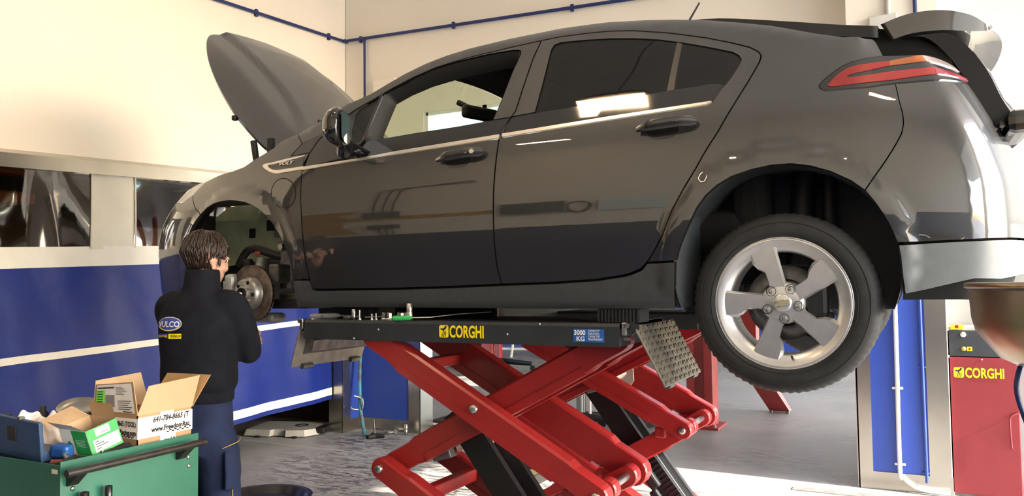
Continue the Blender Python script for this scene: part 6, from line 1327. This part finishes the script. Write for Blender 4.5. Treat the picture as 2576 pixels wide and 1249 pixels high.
for x in(-3.0,-2.58): MB().cyl((x,8.18,.06),(x,8.40,.06),.06,n=18).build('wheel',DSTEEL,og)
gd=thing('oil_drum','grey steel drum standing in the next bay behind the lift','drum',(-2.72,8.75,0))
MB().lathe([(0,0),(.29,0),(.30,.015),(.29,.03),(.285,.28),(.297,.29),(.285,.30),(.285,.58),(.297,.59),(.285,.60),(.285,.84),(.30,.86),(.29,.875),(.27,.86),(0,.86)],(-2.72,8.75,0),n=44).build('drum_body',mat('grey drum enamel',(.20,.215,.22),.45,.3,var=.15),gd)
MB().lathe([(0,.875),(.03,.872),(.03,.86)],(-2.60,8.65,0),n=14).build('bung',STEEL,gd)
rp=thing('two_post_lift','red square lift column bolted to the floor of the next bay','vehicle lift',(-2.07,8.5,0))
MB().box((-2.07,8.55,1.40),(.285,.26,2.8),bev=.012).build('column',REDPALE,rp); MB().box((-2.07,8.55,.012),(.42,.44,.024)).build('base_plate',REDPALE,rp)
MB().box((-2.07,8.415,1.3),(.10,.012,2.4)).build('carriage_slot',mat('dark red recess',(.16,.02,.02),.5),rp)
for x in(-2.24,-1.90): MB().cyl((x,8.36,.02),(x,8.36,.05),.014,n=8).build('anchor_bolt',STEEL,rp)
rs_=thing('red_stand','pale red slanting support foot standing beyond the rear wheel','stand',(-1.5,9.6,0))
m=MB(); m.add([(-1.78,9.1,.62),(-1.55,9.1,.62),(-1.33,9.75,.02),(-1.56,9.75,.02),(-1.78,9.22,.68),(-1.55,9.22,.68),(-1.33,9.9,.02),(-1.56,9.9,.02)],[(0,1,2,3),(7,6,5,4),(0,4,5,1),(1,5,6,2),(2,6,7,3),(3,7,4,0)]); m.build('leg',REDPALE,rs_)
MB().box((-1.68,9.2,1.4),(.2,.2,1.7),bev=.01).build('post',REDPALE,rs_)
for x in(-1.54,-1.35): MB().cyl((x,9.74,0),(x,9.74,.03),.02,n=10).build('pad',DSTEEL,rs_)
ck_=thing('engine_crane','red engine crane with black castored legs far back in the next bay','engine crane',(-7.0,12.9,0))
MB().box((-6.93,12.9,.95),(.11,.11,1.7),bev=.01).build('mast',RED,ck_); MB().box((-7.22,12.9,.75),(.34,.16,1.0),bev=.02).build('counter_box',REDPALE,ck_); MB().box((-7.32,12.81,.75),(.12,.01,.9)).build('dark_opening',MATBLK,ck_); MB().cyl((-7.05,12.85,.1),(-7.05,12.85,.7),.03,n=12).build('jack',REDPALE,ck_)
for (x1,y1) in((-6.15,12.75),(-6.5,12.3),(-7.5,12.6),(-8.0,12.9)):
    MB().tube([(-6.95,12.9,.15),(x1,y1,.13)],0,4,rs=[.075,.05]).build('leg',BLKPLAST,ck_); MB().cyl((x1,y1-.015,.05),(x1,y1+.015,.05),.05,n=16).build('caster',RUBBER,ck_)
tag(MB().lathe([(.15,-.11),(.24,-.12),(.33,-.11),(.36,-.06),(.36,.06),(.33,.11),(.24,.12),(.15,.11)],(-7.1,15.8,.36),(.2,-1,0),n=40,close=True).build('tyre',RUBBER),'black tyre standing on edge against the far wall','tyre')
wf=thing('tube_frame','white bent tube trolley frame by the far wall','trolley',(-7.8,15,0))
MB().tube(bez([(-8.4,15.2,.9),(-8.35,15.1,.25),(-8.1,15.0,.18),(-7.0,15.2,.18)],5),.03,8).build('tube',WHITEPL,wf); MB().tube([(-7.6,15.0,.9),(-7.75,15.0,.0)],.028,8).build('leg',WHITEPL,wf)
for k in range(5): MB().box((-6.75,15.0,.15+.06*k),(.35,.3,.02)).build('rack_shelf',STEEL,wf)
# ---- lift control cabinet
cab=thing('control_cabinet','red and black lift control cabinet against the right pillar','cabinet',(.43,6.67,0))
x0,x1,yf=.216,.648,6.52
MB().box(((x0+x1)/2,yf+.15,.51),(x1-x0,.30,.98),bev=.006).build('red_door',mat('cabinet red',(.22,.024,.030),.42,var=.05),cab)
MB().box(((x0+x1)/2,yf+.15,1.10),(x1-x0,.30,.19),bev=.006).build('black_panel',mat('black panel',(.03,.034,.04),.5),cab); MB().box(((x0+x1)/2,yf+.16,1.205),(x1-x0+.006,.31,.03),bev=.004).build('grey_top',mat('grey top',(.45,.45,.44),.4,.4),cab)
MB().box(((x0+x1)/2,yf+.15,.01),(x1-x0,.28,.02)).build('plinth',DSTEEL,cab)
MB().box((.283,yf-.01,1.218),(.085,.05,.03),bev=.006).build('yellow_switch',YEL,cab); MB().box((.283,yf-.036,1.222),(.02,.01,.024),bev=.003).build('red_tab',RED,cab)
MB().lathe([(0,.012),(.016,.010),(.019,0)],(.321,yf,1.163),(0,-1,0),n=20).build('white_button',WHITEPL,cab); MB().lathe([(0,.010),(.013,.008),(.016,0)],(.322,yf,1.060),(0,-1,0),n=20).build('amber_button',mat('amber button',(.55,.38,.08),.4),cab); MB().box((.358,yf-.001,1.060),(.032,.002,.03)).build('yellow_tag',YEL,cab); MB().box((.358,yf-.003,1.060),(.010,.002,.018)).build('tag_mark',RED,cab)
MB().lathe([(0,.006),(.006,.004),(.007,0)],(.43,yf,.985),(0,-1,0),n=12).build('rivet',STEEL,cab)
MB().tube(bez([(.645,yf-.01,.62),(.60,yf-.02,.60),(.585,yf-.02,.56),(.59,yf-.02,.38),(.60,yf-.02,.37)],5),.006,8).build('wire_pull',MATS['cabinet red'],cab)
corghi((.252,yf-.0015,.852),(1,0,0),(0,0,1),.312,cab,.074)
# ---- mobile oil drainer on the right edge
od=thing('oil_drainer','brown steel oil drain bowl on a stand at the right edge','oil drainer',(.40,2.15,0))
BC=Vector((.405,2.15,0))
BRZ=mat('bronze tinted steel',(.34,.25,.16),.30,.9,var=.08,scale=5)
MB().lathe([(.287,1.535),(.291,1.545),(.287,1.552),(.279,1.549),(.277,1.535),(.268,1.44),(.225,1.385),(.06,1.372)],BC,n=64).build('inner_bowl',DSTEEL,od)
MB().lathe([(.285,1.535),(.281,1.47),(.274,1.44),(.225,1.376),(.215,1.372)],BC,n=64).build('bowl',BRZ,od)
MB().lathe([(.225,1.377),(.16,1.345),(.05,1.325),(.035,1.30)],BC,n=48).build('bowl_base',STEEL,od)
MB().tube([(BC.x+Vector((.289*math.cos(R(a)),0,0)).x,BC.y+.289*math.sin(R(a)),1.546) for a in range(0,361,6)],.0065,8).build('rim',BRZ,od)
MB().tube(bez([(.21,2.05,1.46),(.235,2.05,1.545),(.26,2.05,1.572),(.33,2.05,1.57),(.45,2.05,1.50)],5),.016,12).build('bail_handle',STEEL,od)
MB().cyl((BC.x,BC.y,.30),(BC.x,BC.y,1.31),.028,n=16).build('stem',DSTEEL,od); MB().lathe([(0,.12),(.24,.12),(.25,.14),(.25,.58),(.22,.62),(0,.62)],BC,n=36).build('tank',mat('drainer tank',(.15,.15,.16),.4,.4),od)
MB().tube(bez([(.215,2.12,1.36),(.205,2.1,1.30),(.235,2.10,1.19),(.27,2.1,1.10),(.30,2.1,.6)],6),.0055,8).build('hose',BLUEPIPE,od)
vl=MB(); vl.box((.255,2.08,1.245),(.035,.03,.03),bev=.005); vl.cyl((.235,2.08,1.245),(.30,2.08,1.245),.011,n=12); vl.build('brass_valve',mat('old brass',(.35,.28,.14),.35,.9),od)
for a in(30,150,270): MB().cyl((BC.x+.24*math.cos(R(a)),BC.y+.24*math.sin(R(a))-.015,.05),(BC.x+.24*math.cos(R(a)),BC.y+.24*math.sin(R(a))+.015,.05),.05,n=16).build('caster',RUBBER,od)
for a in(30,150,270): MB().box((BC.x+.24*math.cos(R(a)),BC.y+.24*math.sin(R(a)),.11),(.05,.05,.04)).build('caster_fork',DSTEEL,od)
# ---- behind the curtain; the white box is added for a reflection in the vinyl
sc=thing('reflected_box','white box added behind the left clear vinyl window for a reflection there','cabinet',(-8.5,4.1,2.0))
MB().box((-8.5,4.15,2.45),(.35,.7,.75),bev=.01).build('cabinet_body',WHITEW,sc); MB().box((-8.32,4.35,2.4),(.01,.25,.4)).build('cabinet_door',DSTEEL,sc)
for k in range(2): tag(MB().box((-8.5,4.85+.0*k,2.55+.3*k),(.3,.42,.12),bev=.02).build('storage_bin',mat('orange bin',(.45,.12,.03),.5)),('lower','upper')[k]+' orange storage bin dimly visible through the clear vinyl','bin','orange bins behind the vinyl')
tag(MB().box((-8.3,6.2,1.15),(.5,.9,2.3),bev=.02).build('shelf_unit',mat('pale brick red board',(.36,.22,.18),.8)),'pale red boarded unit low behind the clear vinyl','shelf unit')
